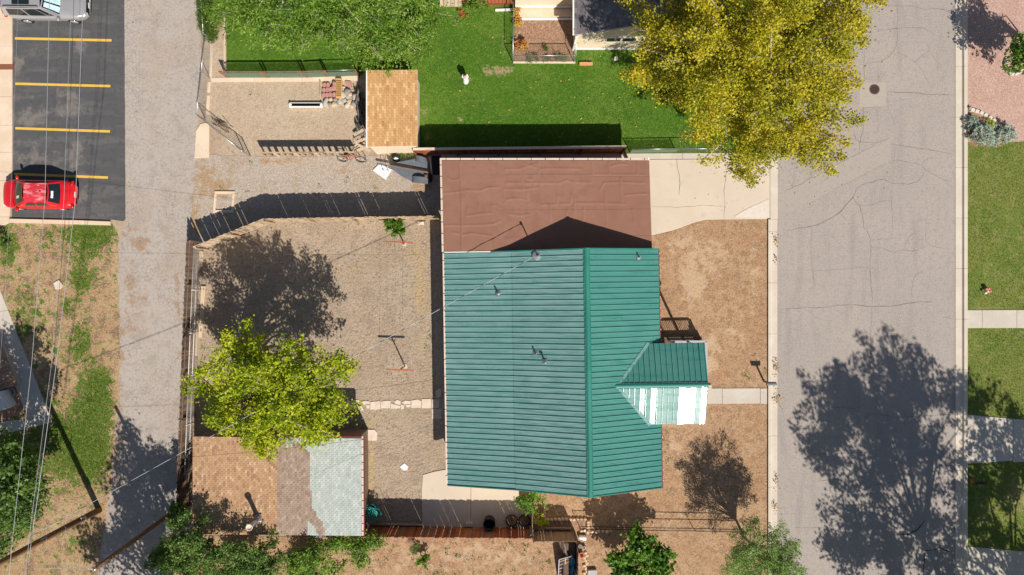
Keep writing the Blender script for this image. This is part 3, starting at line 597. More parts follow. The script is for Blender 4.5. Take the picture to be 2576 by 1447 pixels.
m = MB(); m.box(HL(UR - .39, 8.3, 1.55), (.05, .95, 2.05), ha); d = m.build('door', 'maroon_trim', house)
m = MB(); m.box(HL(UR - .35, 8.65, 1.5), (.06, .04, .12), ha); m.build('handle', 'chrome', d)
# porch roof: ridge u 1.69..6.6 at v 7.55, slopes north and south
PZ, PE, PV, PH, PU0, PU1 = 4.42, 3.755, 7.55, 2.27, 1.63, 6.62
def valley_u(t): return PU0 + (PZ - (PZ + (PE - PZ) * t) + 0) / ((ZR - ZE) / UR) - .02
npn = 16; pw = (PU1 - PU0) / npn; pp = [(x * pw / .3051, h) for x, h in PROF]
rp = random.Random(12)
for sgn in (-1, 1):
    for i in range(npn):
        ua = PU0 + i * pw
        A = HL(ua, PV, PZ); B = HL(ua, PV + sgn * PH, PE)
        # cut by the valley: along the slope t the valley sits at u = PU0 + t * (PZ-PE)/mainslope
        run = (PZ - PE) / ((ZR - ZE) / UR)
        eb = lambda x, ua=ua: min(1., (ua + x - PU0) / run + .02)
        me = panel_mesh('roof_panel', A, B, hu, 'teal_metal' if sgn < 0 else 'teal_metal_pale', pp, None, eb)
        o_ = link(me, 'roof_panel', house, A, (rp.uniform(-.006, .006), rp.uniform(-.028, .028) if sgn > 0 else 0, 0))
m = MB(); vs = [HL(u, PV + x * .9, PZ + .03 + z) for u in (PU0 - .1, PU1 + .04) for x, z in cap]; k = len(cap)
m.add(vs, [(i, i + 1, k + i + 1, k + i) for i in range(k - 1)]); m.build('ridge_cap', 'teal_dark', house)
for sgn in (-1, 1):
    run = (PZ - PE) / ((ZR - ZE) / UR)
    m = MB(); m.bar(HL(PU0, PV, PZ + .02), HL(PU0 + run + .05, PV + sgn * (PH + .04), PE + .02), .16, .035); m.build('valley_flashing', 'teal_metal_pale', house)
for sgn in (-1, 1): m = MB(); m.bar(HL(PU1, PV, PZ - .06), HL(PU1, PV + sgn * PH, PE - .06), .05, .16); m.build('barge_board', 'teal_dark', house)
m = MB(); m.add([HL(PU1 - .1, PV - PH + .1, PE - .06), HL(PU1 - .1, PV + PH - .1, PE - .06), HL(PU1 - .1, PV, PZ - .08)], [(0, 1, 2)]); m.build('gable', 'cream_wall', house)
porch = m = MB(); m.box(HL(5.5, 7.35, .22), (3.9, 4.3, .44), ha); dk = m.build('porch_deck', 'brown_wood1', house)
for v in (PV - PH + .2, PV + PH - .2):
    m = MB(); m.box(HL(PU1 - .25, v, 2.05), (.12, .12, 3.22), ha); m.build('porch_post', 'white_paint', house)
def railing(a, b, z0, z1, n, mt='grey_paint', mb='white_paint'):
    m = MB(); m.bar(a + Vector((0, 0, z1)), b + Vector((0, 0, z1)), .15, .05); r = m.build('handrail', mt, house)
    m = MB(); m.bar(a + Vector((0, 0, z0 + .12)), b + Vector((0, 0, z0 + .12)), .05, .06); m.build('bottom_rail', mt, house)
    for i in range(n + 1):
        p = a.lerp(b, i / n); m = MB(); s = .09 if i in (0, n) else .035
        m.bar(p + Vector((0, 0, z0)), p + Vector((0, 0, z1 - .02)), s, s); m.build('baluster', mb, house)
railing(Vector((9.55, -3.25, 0)), Vector((11.46, -3.22, 0)), .44, 1.4, 17)
railing(Vector((11.54, -3.25, 0)), Vector((11.60, -5.95, 0)), .44, 1.4, 22)
for i in range(2):
    m = MB(); m.box(HL(7.62 + .3 * i, 8.75, .15 - .08 * i), (.3, 1.1, .30 - .16 * i), ha); m.build('step', 'concrete_grey', house)
# vents on the roof
def roofz(u): return ZR + (ZE - ZR) * u / UR if u > 0 else (ZR + (ZK - ZR) * u / UK if u > UK else ZK + (ZL - ZK) * (u - UK) / (UL - UK))
def at_roof(vx, vy):
    z = 4.
    for _ in range(6):
        p = W(vx, vy, z); u = (p - HO).dot(hu); z = roofz(u)
    return Vector((p.x, p.y, z))
for vx, vy, h, mt in ((1607, 648, .34, 'galv'), (1253, 739, .42, 'galv'), (1347, 888, .34, 'dark_metal'), (1371, 909, .45, 'white_paint')):
    p = at_roof(vx, vy); m = MB(); m.tube([p - Vector((0, 0, .1)), p + Vector((0, 0, h))], .045, 12); v = m.build('vent_pipe', mt, house, True)
    m = MB(); sl_ = math.atan2(roofz((p - HO).dot(hu) - .1) - roofz((p - HO).dot(hu) + .1), .2)
    m.box(p + Vector((0, 0, .045)), (.28, .28, .02), ha, 0, sl_); m.lathe(p + Vector((0, 0, .05)), [(.10, 0), (.06, .07), (.05, .09)], 14); m.build('flashing', 'galv', v)
    if mt == 'white_paint': m = MB(); m.lathe(p + Vector((0, 0, h)), [(.03, 0), (.09, .02), (.09, .05), (.02, .10)], 14); m.build('vent_cap', 'galv', v)
MAST = at_roof(1352, 643)
m = MB(); m.tube([MAST - Vector((0, 0, .1)), MAST + Vector((0, 0, 1.0)), MAST + Vector((.02, 0, 1.08)), MAST + Vector((-.06, -.02, 1.06))], .035, 10); ms = m.build('service_mast', 'galv', house, True)
m = MB(); m.lathe(MAST + Vector((0, 0, .04)), [(.30, 0), (.27, .03), (.10, .05), (.05, .12)], 10); m.build('flashing', 'galv', ms)
m = MB(); m.lathe(MAST + Vector((-.03, 0, 1.0)), [(.05, 0), (.08, .05), (.07, .12), (.02, .15)], 10); m.build('weather_head', 'dark_metal', ms)

# ------------------------------------------------------------------ carport with rolled roofing
cz0, cz1 = 3.12, 2.82          # south edge, north edge
CA, CB, CC, CD = W(1112, 404, cz1), W(1633, 404, cz1), W(1640, 627, cz0), W(1117, 634, cz0)
car_p = thing('carport', 'flat brown rolled-roofing carport attached to the teal-roofed house', 'carport', ((CA.x + CC.x) / 2, (CA.y + CC.y) / 2, 0))
def CP(s, t): return (CA * (1 - s) + CB * s) * (1 - t) + (CD * (1 - s) + CC * s) * t
def inv(x, y):                 # crop coordinates of the roof survey -> s,t
    return ((x - 115) / (1690 - 115), (y - 65) / (745 - 65))
WR = [[(590, 130), (700, 130), (770, 105), (830, 115)], [(850, 130), (960, 125), (1170, 130)], [(590, 180), (850, 178), (1200, 180), (1300, 172), (1660, 176)], [(600, 235), (850, 235), (1000, 238), (1060, 215), (1100, 230), (1240, 235)], [(1340, 235), (1480, 232), (1640, 238)],
      [(120, 310), (230, 300), (300, 288), (400, 292), (460, 270), (540, 266)], [(120, 548), (240, 550), (420, 548), (500, 540), (545, 520)], [(245, 80), (255, 300), (250, 740)], [(845, 80), (850, 160)], [(1250, 85), (1260, 160)], [(1380, 80), (1385, 165)], [(1100, 225), (1110, 300)], [(1340, 235), (1310, 290)],
      [(1470, 200), (1465, 300), (1475, 400)], [(755, 310), (760, 400)], [(985, 330), (980, 400), (860, 400)], [(1090, 330), (1080, 395), (1000, 395)], [(1345, 310), (1350, 420), (1350, 560)], [(920, 400), (930, 520)], [(1110, 400), (1105, 510)], [(1180, 430), (1175, 560)], [(590, 280), (720, 285), (840, 270)], [(1120, 390), (1300, 390), (1500, 400)],
      [(300, 420), (290, 480), (400, 465), (480, 460)], [(150, 190), (200, 215), (240, 205)], [(720, 200), (730, 280)], [(1060, 430), (1040, 510)], [(800, 210), (760, 205)], [(1500, 330), (1660, 320)], [(1600, 80), (1600, 170)], [(740, 90), (780, 100), (840, 90)], [(1400, 110), (1470, 90), (1520, 95)], [(480, 405), (520, 402), (548, 420)], [(600, 360), (680, 350), (750, 362)], [(1550, 440), (1560, 540)], [(620, 470), (700, 480), (780, 470)], [(380, 330), (390, 420)], [(180, 600), (260, 620), (330, 610), (480, 630)]]
segs = []
for w_ in WR:
    for a, b in zip(w_[:-1], w_[1:]): segs.append((Vector(a), Vector(b)))
SA = np.array([tuple(a) for a, b in segs]); SB = np.array([tuple(b) for a, b in segs])
def wrinkle(x, y):
    p = np.array([x, y]); d = SB - SA; t = np.clip(((p - SA) * d).sum(1) / (d ** 2).sum(1), 0, 1)
    q = np.sqrt((((SA + d * t[:, None]) - p) ** 2).sum(1)).min()
    return .024 * math.exp(-(q / 6.) ** 2) + .010 * mnoise.noise(Vector((x * .012, y * .012, 3)))
def roll(x0, y0, x1, y1, lift):
    m = MB(); nu, nv = max(2, int((x1 - x0) / 7)), max(2, int((y1 - y0) / 7))
    def fn(a, b):
        x, y = x0 + (x1 - x0) * a, y0 + (y1 - y0) * b
        s, t = inv(x, y); p = CP(s, t); e = min(1, min(y - y0, y1 - y) / 6 + .35)
        return p + Vector((0, 0, lift + wrinkle(x, y)))
    m.grid(fn, nu, nv, True); return m.build('roofing_strip', 'brown_roofing', car_p, True)
for i, (a, b) in enumerate(((115, 247), (245, 367), (365, 487), (485, 562))): roll(a, 65, b, 745, .012 + .009 * (i % 2))
for i, (a, b) in enumerate(((65, 192), (189, 317), (314, 442), (439, 567), (564, 645), (642, 745))): roll(560, a, 1690, b, .014 + .011 * (i % 2))
m = MB(); P = [CP(0, 0), CP(1, 0), CP(1, 1), CP(0, 1)]
m.add([p + Vector((0, 0, -.01)) for p in P] + [p - Vector((0, 0, .22)) for p in P], [(3, 2, 1, 0), (4, 5, 6, 7), (0, 1, 5, 4), (1, 2, 6, 5), (2, 3, 7, 6), (3, 0, 4, 7)]); m.build('roof_deck', 'maroon_trim', car_p)
m = MB(); m.bar(CP(-.006, -.02) - Vector((0, 0, .05)), CP(-.006, 1.) - Vector((0, 0, .05)), .11, .10); m.build('gutter', 'cream_trim', car_p)
m = MB(); m.bar(CP(-.01, -.017) - Vector((0, 0, .05)), CP(1.0, -.017) - Vector((0, 0, .05)), .11, .10); m.build('gutter', 'cream_trim', car_p)
for i in range(15):
    m = MB(); m.box(CP(.02 + i * .0685, -.017) + Vector((0, 0, .008)), (.03, .14, .014)); m.build('gutter_strap', 'dark_metal', car_p)
for i in range(8):
    m = MB(); m.box(CP(-.006, .05 + i * .125) + Vector((0, 0, .008)), (.14, .03, .014)); m.build('gutter_strap', 'dark_metal', car_p)
m = MB(); m.bar(CP(.0, 1.004) + Vector((0, 0, .02)), CP(.34, 1.004) + Vector((0, 0, .02)), .05, .05); m.build('edge_flashing', 'white_paint', car_p)
m = MB(); m.box(CP(.997, -.02) - Vector((0, 0, .02)), (.10, .12, .12)); m.build('gutter_end', 'white_paint', car_p)
for s, t in ((.03, .04), (.35, .04), (.66, .04), (.96, .04), (.96, .55), (.03, .55)):
    p = CP(s, t); m = MB(); m.box((p.x, p.y, (p.z - .2) / 2 + .02), (.13, .13, p.z - .22)); m.build('post', 'maroon_trim', car_p)

# ------------------------------------------------------------------ shingled roofs
SHM = {}
def shingle_mesh(tint, i, w, l):
    key = (tint, i, round(w, 3), round(l, 3))
    if key not in SHM:
        m = MB(); m.box((0, 0, .008), (w - .003, l - .010, .016)); 
        SHM[key] = m.mesh('shingle', 'shingle_%s%d' % (tint, i))
    return SHM[key]
def shingles(house_, P00, P10, P01, nu, nv, tintf, tilt_dir=1, stagger=.5, sort_to=Vector((0, 0, 0)), extra=300):
    """courses run along the P00->P01 side (v), stepping up along u; each tab its own piece"""
    U, V = P10 - P00, P01 - P00; N = U.cross(V).normalized()
    if N.z < 0: N = -N
    w, l = U.length / nu, V.length / nv; tabs = []; rs = random.Random(5)
    ux, vx = U.normalized(), V.normalized()
    for i in range(nu):
        off = (i % 2) * stagger
        for j in range(-1 if off else 0, nv):
            a, b = max(0, (j + off) / nv), min(1, (j + 1 + off) / nv)
            if b - a < .15 / nv: continue
            c = P00 + U * ((i + .5) / nu) + V * ((a + b) / 2) + N * (.004 + .006 * ((i * 7) % 3) / 3)
            tabs.append((c, w, (b - a) * V.length, tintf((i + .5) / nu, (a + b) / 2, rs)))
    Rm = Matrix((ux, N.cross(ux), N)).transposed(); tl = Matrix.Rotation(-tilt_dir * .06, 3, 'Y'); rot = (Rm @ tl)
    tabs.sort(key=lambda q: (q[0] - sort_to).length); eul = rot.to_euler()
    vsign = 1 if (N.cross(ux)).dot(vx) > 0 else -1
    for c, ww, ll, (tn, ti) in tabs[:extra]:
        link(shingle_mesh(tn, ti, ww, ll), 'shingle', house_, c, eul)
    rest = tabs[extra:]
    if rest:
        names = sorted({'shingle_%s%d' % q[3] for q in rest}); m = MB()
        for c, ww, ll, (tn, ti) in rest:
            m.cur = names.index('shingle_%s%d' % (tn, ti)); n0 = len(m.v); m.box((0, 0, .008), (ww - .003, ll - .010, .016))
            for k in range(n0, len(m.v)): m.v[k] = tuple(rot @ Vector(m.v[k]) + c)
        tag(m.build('shingles', names if len(names) > 1 else names[0], house_), kind='stuff')
def pick(tint, rs, wts):
    r = rs.random() * sum(wts); 
    for i, q in enumerate(wts):
        r -= q
        if r < 0: return (tint, i)
    return (tint, 0)
WT = [5, 4, 4, 2.2, 1.6, 1.6]
def roof_box(h, P, thick, mt, name='roof_deck'):
    m = MB(); P = [Vector(p) for p in P]
    m.add([p - Vector((0, 0, .006)) for p in P] + [p - Vector((0, 0, thick)) for p in P], [(0, 1, 2, 3), (7, 6, 5, 4), (4, 5, 1, 0), (5, 6, 2, 1), (6, 7, 3, 2), (7, 4, 0, 3)])
    return m.build(name, mt, h)
def edge(h, a, b, mt, name='trim', w=.05, hh=.12):
    m = MB(); m.bar(a, b, w, hh); return m.build(name, mt, h)
# neighbour's shed with the tan roof
sz = 2.25
sh = thing('shed', 'small shed with tan shingle roof and cream wall beside the north lawn', 'shed', W(990, 290))
A, B, C_, D = W(924, 177, sz + .1), W(1050, 178, sz), W(1050, 368, sz), W(924, 370, sz + .1)
roof_box(sh, (D, C_, B, A), .12, 'white_paint')
shingles(sh, D, C_, A, 21, 15, lambda u, v, rs: pick('honey', rs, [5, 4, 4, .5, 2.2, .2]), -1)
edge(sh, A + Vector((-.03, .03, -.02)), D + Vector((-.03, -.03, -.02)), 'white_paint', 'trim', .07, .13)
m = MB(); m.prism([(A.x + .12, A.y - .1), (B.x - .17, B.y - .1), (C_.x - .17, C_.y + .03), (D.x + .12, D.y + .03)], 0, sz - .09); m.build('wall', 'cream_wall', sh)
# garage on the alley with patched roof
gz = 2.75
ga = thing('garage', 'long garage with patched tan, taupe and pale green shingle roof', 'garage', W(700, 1210))
A, B, C_, D = W(485, 1098, gz), W(909, 1098, gz - .15), W(910, 1348, gz - .15), W(485, 1344, gz)
def gt(u, v, rs):
    x, y = 165 + u * 1270, 402 + (1 - v) * 746     # survey units on the roof, y southwards
    if x < 806: return pick('tan', rs, WT)
    bnd = np.interp(y, [400, 470, 520, 800, 805, 930, 950, 1010, 1050, 1085, 1150], [930, 985, 1038, 1040, 1053, 1056, 1066, 1112, 1140, 1155, 1155])
    pale = x > bnd or (865 < x < 920 and y < 470) or (x > 1030 and y > 1045 and x < 1030 + (y - 1040) * .9 and x < 1110)
    return pick('pale' if pale else 'taupe', rs, [5, 4, 3, 1.6, 1.5])
roof_box(ga, (D, C_, B, A), .14, 'maroon_trim')
shingles(ga, D, C_, A, 78, 24, gt, 1, .5, Vector((-8, -12, 3)))
edge(ga, B + Vector((.06, 0, -.05)), C_ + Vector((.06, 0, -.05)), 'cream_trim', 'gutter', .09, .09)
edge(ga, B + Vector((.13, 0, -.10)), C_ + Vector((.13, 0, -.10)), 'maroon_trim', 'fascia', .04, .12)
for i in range(13):
    p = B.lerp(C_, (i + .4) / 13) + Vector((.06, 0, .0)); m = MB(); m.box(p, (.10, .04, .012)); m.build('gutter_strap', 'dark_metal', ga)
m = MB(); m.prism([(A.x + .12, A.y - .1), (B.x - .15, B.y - .1), (C_.x - .15, C_.y + .1), (D.x + .12, D.y + .1)], 0, gz - .22); m.build('wall', 'brown_wood0', ga)
p = W(650, 1306, gz + .02)
m = MB(); m.box(p, (.34, .55, .03)); fl = m.build('flue_flashing', 'galv', ga)
m = MB(); m.tube([p, p + Vector((0, 0, 1.25))], .13, 16); fu = m.build('flue', 'galv', ga, True)
m = MB(); m.lathe(p + Vector((0, 0, 1.3)), [(.12, -.1), (.18, 0), (.19, .10), (.165, .11), (.15, .04), (.04, .03)], 18); m.build('flue_cap', 'cream_trim', fu, True)
m = MB(); m.lathe(p + Vector((0, 0, .12)), [(.2, -.1), (.15, .1)], 16); m.build('storm_collar', 'galv', fu)
m = MB(); m.box(W(800, 1349, 2.4), (.5, .14, .14)); m.build('downspout', 'galv', ga)
# northern neighbour: plum roof, cream gable wall with window; low wing
nh = thing('neighbour_house', 'cream house with plum-grey shingle roof half under the golden tree', 'house', W(1600, 40))
XW, YS = 3.78, W(0, 124).y; ze, sl2 = 2.32, .44; XR = XW + 4.7; zr2 = ze + sl2 * (XR - XW + .15); YN = YS + 13
A = Vector((XW - .15, YN, ze)); B = Vector((XR, YN, zr2)); C_ = Vector((XR, YS + .02, zr2)); D = Vector((XW - .15, YS + .02, ze))
roof_box(nh, (D, C_, B, A), .12, 'grey_paint')
shingles(nh, D, C_, A, 30, 42, lambda u, v, rs: pick('plum', rs, [4, 4, 3, 2]), -1, .5, Vector((4, 15, 0)))
E2 = Vector((2 * XR - XW + .15, YS + .02, ze)); F2 = Vector((2 * XR - XW + .15, YN, ze))
roof_box(nh, (C_, E2, F2, B), .12, 'shingle_plum0', 'roof_slope')
m = MB(); sec = [(XW, 0), (XW, ze - .07), (XR, zr2 - .14), (2 * XR - XW, ze - .07), (2 * XR - XW, 0)]
k = len(sec); m.add([(x, y, z) for y in (YN - .1, YS) for x, z in sec], [(i, i + k, (i + 1) % k + k, (i + 1) % k) for i in range(k)] + [tuple(range(k)), tuple(reversed(range(k, 2 * k)))]); m.build('wall', 'cream_wall', nh)
edge(nh, A + Vector((-.06, 0, -.03)), D + Vector((-.06, 0, -.03)), 'white_paint', 'gutter', .09, .09)
edge(nh, Vector((XW, YS - .03, .12)), Vector((XW + 5, YS - .03, .12)), 'white_paint', 'base_trim', .05, .18)
edge(nh, Vector((XW - .03, YS - .06, 0.)), Vector((XW - .03, YS - .06, 2.2)), 'white_paint', 'corner_board', .1, .1)
for i in range(2):
    m = MB(); c = Vector((6.0 + i * .92, YS - .02, 1.72)); m.box(c, (.92, .06, .62)); f = m.build('window', 'white_paint', nh)
    m = MB(); m.box(c + Vector((0, -.012, 0)), (.80, .06, .5)); m.build('pane', 'window_glass', f)
Y2 = W(0, 21.5).y
m = MB(); m.box(((XW + .16) / 2 + .01, Y2 + 3, 1.2), (XW - .2, 6, 2.4)); m.build('wing_wall', 'cream_wall', nh)
edge(nh, Vector((.2, Y2 - .03, .35)), Vector((XW - .02, Y2 - .03, .35)), 'white_paint', 'wing_trim', .05, .22)
m = MB(); m.box((1.9, Y2 - .02, 1.75), (1., .06, .8)); f = m.build('window', 'white_paint', nh); m = MB(); m.box((1.9, Y2 - .035, 1.75), (.86, .06, .66)); m.build('pane', 'window_glass', f)
m = MB(); m.box((1.9, Y2 + 3.0, 2.5), (4.0, 6.3, .16)); m.build('wing_roof', 'shingle_plum1', nh)
# brown plank porch of the western house, only its corner in view
wz = .45
wh = thing('plank_porch', 'corner of a raised brown plank porch beside the slanting path', 'porch', W(-40, 930))
C_ = W(43.5, 968.5, wz); d = (C_ - W(0, 862, wz)).normalized(); e = (W(0, 981, wz) - C_).normalized(); rsw = random.Random(3)
for i in range(36):
    a = C_ - d * (.006 + i * .25); m = MB(); z0 = Vector((0, 0, -.06 + rsw.uniform(-.004, .004)))
    vs = [a, a - d * .235, a - d * .235 + e * 5, a + e * 5]; m.add([p + Vector((0, 0, .0)) + z0 + Vector((0, 0, .06)) for p in vs] + [p + z0 for p in vs], [(0, 1, 2, 3), (7, 6, 5, 4), (4, 5, 1, 0), (5, 6, 2, 1), (6, 7, 3, 2), (7, 4, 0, 3)]); m.build('board', 'porch_board%d' % (i % 3), wh)
q = [C_ - e * -.05 - d * .05, C_ - d * 9, C_ - d * 9 + e * 5, C_ + e * 5]; m = MB(); m.prism([(p.x, p.y) for p in q], .02, wz - .07); m.build('base', 'concrete_grey', wh)
m = MB(); p = W(4, 1008, .6); m.box((p.x, p.y, .40), (.62, 1.05, .76), .42); tag(m.build('meter_cabinet', 'white_paint'), 'white cabinet at the left edge beside the planting bed', 'cabinet')
# ------------------------------------------------------------------ trees, shrubs, grass
def leaf_obj(name, P, size, aspect, mt, parent, rng, up=.6, tint=None, szvar=.55, dirs=None, fold=True):
    n = len(P); nrm = rng.normal(size=(n, 3)); nrm[:, 2] = np.abs(nrm[:, 2]) + up; nrm /= np.linalg.norm(nrm, axis=1)[:, None]
    t = rng.normal(size=(n, 3)) if dirs is None else dirs + rng.normal(size=(n, 3)) * .45
    t -= nrm * (t * nrm).sum(1)[:, None]; t /= np.linalg.norm(t, axis=1)[:, None] + 1e-9
    b = np.cross(nrm, t); L = size * (1 + rng.uniform(-szvar, szvar, n))[:, None]; Wd = L * aspect
    v = np.empty((n, 4, 3)); v[:, 0] = P - t * L * .5; v[:, 1] = P + b * Wd * .5 + t * L * .08 + nrm * Wd * .12; v[:, 2] = P + t * L * .5; v[:, 3] = P - b * Wd * .5 + t * L * .08 + nrm * Wd * .12
    org = np.array(ORG[parent]) if parent is not None else P.mean(0)
    me = bpy.data.meshes.new(name); me.vertices.add(4 * n); me.vertices.foreach_set('co', (v - org).ravel().astype('f4'))
    me.loops.add(4 * n); me.loops.foreach_set('vertex_index', np.arange(4 * n, dtype='i4')); me.polygons.add(n)
    me.polygons.foreach_set('loop_start', np.arange(0, 4 * n, 4, dtype='i4')); me.polygons.foreach_set('loop_total', np.full(n, 4, 'i4'))
    me.materials.append(MATS[mt]); tn = rng.beta(2., 2., n) if tint is None else np.clip(tint, 0, 1)
    a = me.attributes.new('tint', 'FLOAT', 'FACE'); a.data.foreach_set('value', tn.astype('f4'))
    me.update(); me.validate(); o = link(me, name, parent, tuple(org)); return o
def crown_points(lobes, ncl, nleaf, spread, rng, shell=2.4, length=1.):
    vol = np.array([l[3] * l[4] * l[5] for l in lobes]) ** .8; pick_ = rng.choice(len(lobes), ncl, p=vol / vol.sum())
    L = np.array(lobes)[pick_]; d = rng.normal(size=(ncl, 3)); d /= np.linalg.norm(d, axis=1)[:, None]
    d[:, 2] = np.where(d[:, 2] < -.35, -d[:, 2], d[:, 2])
    r = rng.random(ncl) ** (1 / shell); ctr = L[:, :3] + d * r[:, None] * L[:, 3:6]
    out = d * L[:, 3:6]; out /= np.linalg.norm(out, axis=1)[:, None]; out += rng.normal(size=(ncl, 3)) * .35; out[:, 2] += .1; out /= np.linalg.norm(out, axis=1)[:, None]
    szs = rng.uniform(.55, 1.35, ncl); k = rng.choice(ncl, nleaf, p=szs ** 2 / (szs ** 2).sum())
    s = rng.uniform(-.9, 1.0, nleaf) * length * szs[k]; wdt = spread * szs[k] * np.clip(1.05 - np.abs(s / (length * 1.5)), .25, 1)
    P = ctr[k] + out[k] * s[:, None] + rng.normal(size=(nleaf, 3)) * wdt[:, None] * np.array([1, 1, .7])
    ct = rng.uniform(-.18, .18, ncl)[k]
    return P, ctr, out, ct, k
def tree(name, label, base, fork, lobes, ncl, nleaf, size, aspect, mt, tr, seed, spread=.3, length=.6, up=.6, group=None, cat='tree', bark='bark', limbs=34, twigs=0, tint0=0., shell=2.4, droop=None, thin=None):
    rng = np.random.default_rng(seed); t = thing(name, label, cat, base, group); base = Vector(base)
    P, ctr, out, ct, k = crown_points(lobes, ncl, nleaf, spread, rng, shell, length)
    zmin = .15
    P[:, 2] = np.maximum(P[:, 2], zmin)
    tint = rng.beta(3., 3., nleaf) + ct * 1.3 + tint0
    f = Vector(fork); m = MB(); mid = base.lerp(f, .5) + Vector((rng.uniform(-.1, .1), rng.uniform(-.1, .1), 0))
    m.tube([base, base + Vector((0, 0, .15)), mid, f], [tr * 1.5, tr * 1.1, tr * .9, tr * .75], 10); m.build('trunk', bark, t, True)
    m = MB()
    for i in range(min(limbs, ncl)):
        c = Vector(ctr[i]); q = f.lerp(c, .45) + Vector((0, 0, .12 * (c - f).length)) + Vector(rng.normal(size=3) * .15)
        m.tube([f - Vector((0, 0, tr)), f.lerp(q, .6), q, c + Vector(out[i]) * length * .5], [tr * .5, tr * .36, tr * .24, tr * .06], 5)
    for i in range(twigs):
        j = rng.integers(ncl); c = Vector(ctr[j]); o_ = Vector(out[j]); 
        m.tube([c - o_ * length * .7, c + Vector(rng.normal(size=3) * .07), c + o_ * length * 1.05 + Vector(rng.normal(size=3) * .12)], [.022, .014, .004], 4)
    if m.v: m.build('branches', bark, t, True)
    dirs = out[k] if droop is None else out[k] * .6 + np.array(droop)
    leaf_obj('crown', P, size, aspect, mt, t, rng, up, tint, dirs=dirs)
    return t
def LB(vx, vy, z, rx, ry=None, rz=None):      # lobe seen at survey (vx,vy) at height z
    p = W(vx, vy, z); return (p.x, p.y, z, rx, ry or rx, rz or rx * .75)
# golden cottonwood over the driveway
tree('cottonwood_tree', 'huge golden-leaved tree spreading over driveway and street', W(1850, 270), W(1850, 270) + Vector((0, 0, 3.2)),
     [LB(1870, 120, 9, 4.4, 4.2, 3.0), LB(1700, 110, 7.5, 2.3, 2.2, 2.0), LB(1668, 190, 6.2, 1.4, 1.3, 1.4), LB(2030, 90, 8.5, 2.4, 3.0, 2.2), LB(1990, 260, 7.5, 2.6, 2.5, 2.2), LB(1860, 330, 7.0, 2.6, 2.2, 2.0), LB(1940, 380, 6.0, 2.5, 1.6, 1.8), LB(1850, 410, 5.2, 1.8, .9, 1.3), LB(1760, -40, 8, 3.5, 3, 2.5), LB(2030, -60, 8, 3.6, 3, 2.5), LB(1690, 270, 5.2, 1.2, .9, 1.), LB(2060, 290, 6.4, .9, 1.2, 1.), LB(1640, 60, 6.5, 1.0, 1.5, 1.2), LB(2130, 70, 7.5, .7, 1.3, 1.)],
     360, 150000, .095, .85, 'leaf_gold', .42, 11, .33, 1.0, .5, bark='bark_pale', limbs=60, twigs=240)
# yellow-green tree in the back yard
tree('yard_tree', 'yellow-green leafy tree in the back yard beside the long garage', W(640, 1000), W(645, 1000) + Vector((0, 0, 2.0)),
     [LB(690, 960, 5.6, 2.5, 2.2, 1.6), LB(600, 900, 5.2, 1.5, 1.4, 1.2), LB(560, 990, 4.6, 1.6, 1.2, 1.1), LB(790, 940, 5.2, 1.7, 1.3, 1.2), LB(800, 1040, 5.0, 1.7, 1.1, 1.2), LB(650, 1060, 4.8, 2.2, 1.3, 1.2), LB(880, 925, 4.4, .6, .8, .7), LB(560, 1050, 4.4, .9, .7, .7), LB(690, 1108, 4.2, 1.2, .4, .7), LB(790, 1098, 4.2, .8, .4, .6), LB(520, 975, 4.2, .7, .7, .6)],
     170, 33000, .125, .75, 'leaf_lime', .24, 21, .27, .72, .45, limbs=50, twigs=120, bark='bark_pale')
# elm over the north-west lawn
tree('elm_tree', 'broad fine-leaved green tree over the north lawn behind the tan shed', W(800, -40), W(800, -40) + Vector((0, 0, 3.)),
     [LB(830, -40, 8, 5.5, 3.6, 2.4), LB(640, 10, 6, 2.2, 1.8, 1.5), LB(700, 60, 5.5, 2.2, 1.4, 1.3), LB(830, 70, 6.2, 2.4, 1.4, 1.4), LB(960, 80, 6.2, 2.2, 1.5, 1.5), LB(1030, 40, 6.2, 1.8, 1.8, 1.5), LB(1000, 125, 5.2, 1.5, .9, 1.), LB(600, 30, 5, 1.2, 1.1, 1.), LB(760, 105, 4.6, 1.5, .6, .8), LB(1060, 90, 5.2, .9, 1.2, .9), LB(930, 130, 4.8, .8, .6, .6), LB(1080, 10, 6, 1., 1.4, 1.)],
     430, 82000, .125, .42, 'leaf_elm', .36, 31, .27, .6, .25, bark='bark_pale', limbs=60, twigs=300, tint0=.05)
# street tree south-east (out of frame: its shadow lies across the street)
def SH(vx, vy, z, rx, ry=None, rz=None):      # lobe whose shadow falls at survey (vx,vy)
    g = G(vx, vy); a = z / math.tan(R(SUN_EL)); return (g.x + a * math.sin(R(SHADOW_AZ)), g.y - a * math.cos(R(SHADOW_AZ)), z, rx, ry or rx, rz or rx * .8)
tl = [SH(2200, 1080, 10.5, 3.6, 3.3, 2.4), SH(2240, 930, 11.5, 2.0, 2.0, 1.6), SH(2100, 1020, 10.5, 1.8, 1.8, 1.5), SH(2080, 1150, 9.8, 1.9, 1.6, 1.5), SH(2320, 1020, 10.5, 2.4, 2.6, 2.0), SH(2300, 1180, 9.6, 2.8, 2.2, 2.), SH(2440, 1010, 10.5, 1.7, 1.5, 1.4), SH(2170, 1240, 9., 1.7, 1.1, 1.2), SH(2130, 1300, 8.6, 1.2, .9, 1.), SH(2230, 1290, 8.8, 1.8, 1.2, 1.2)]
c = tl[0]
tree('maple_tree', 'tall street tree at the south-east beyond the picture edge', (c[0] + .4, c[1] - 1.5, 0), (c[0] + .3, c[1] - 1, 4.5), tl, 330, 31000, .17, .75, 'leaf_green', .2, 41, .29, .75, .4, limbs=13)
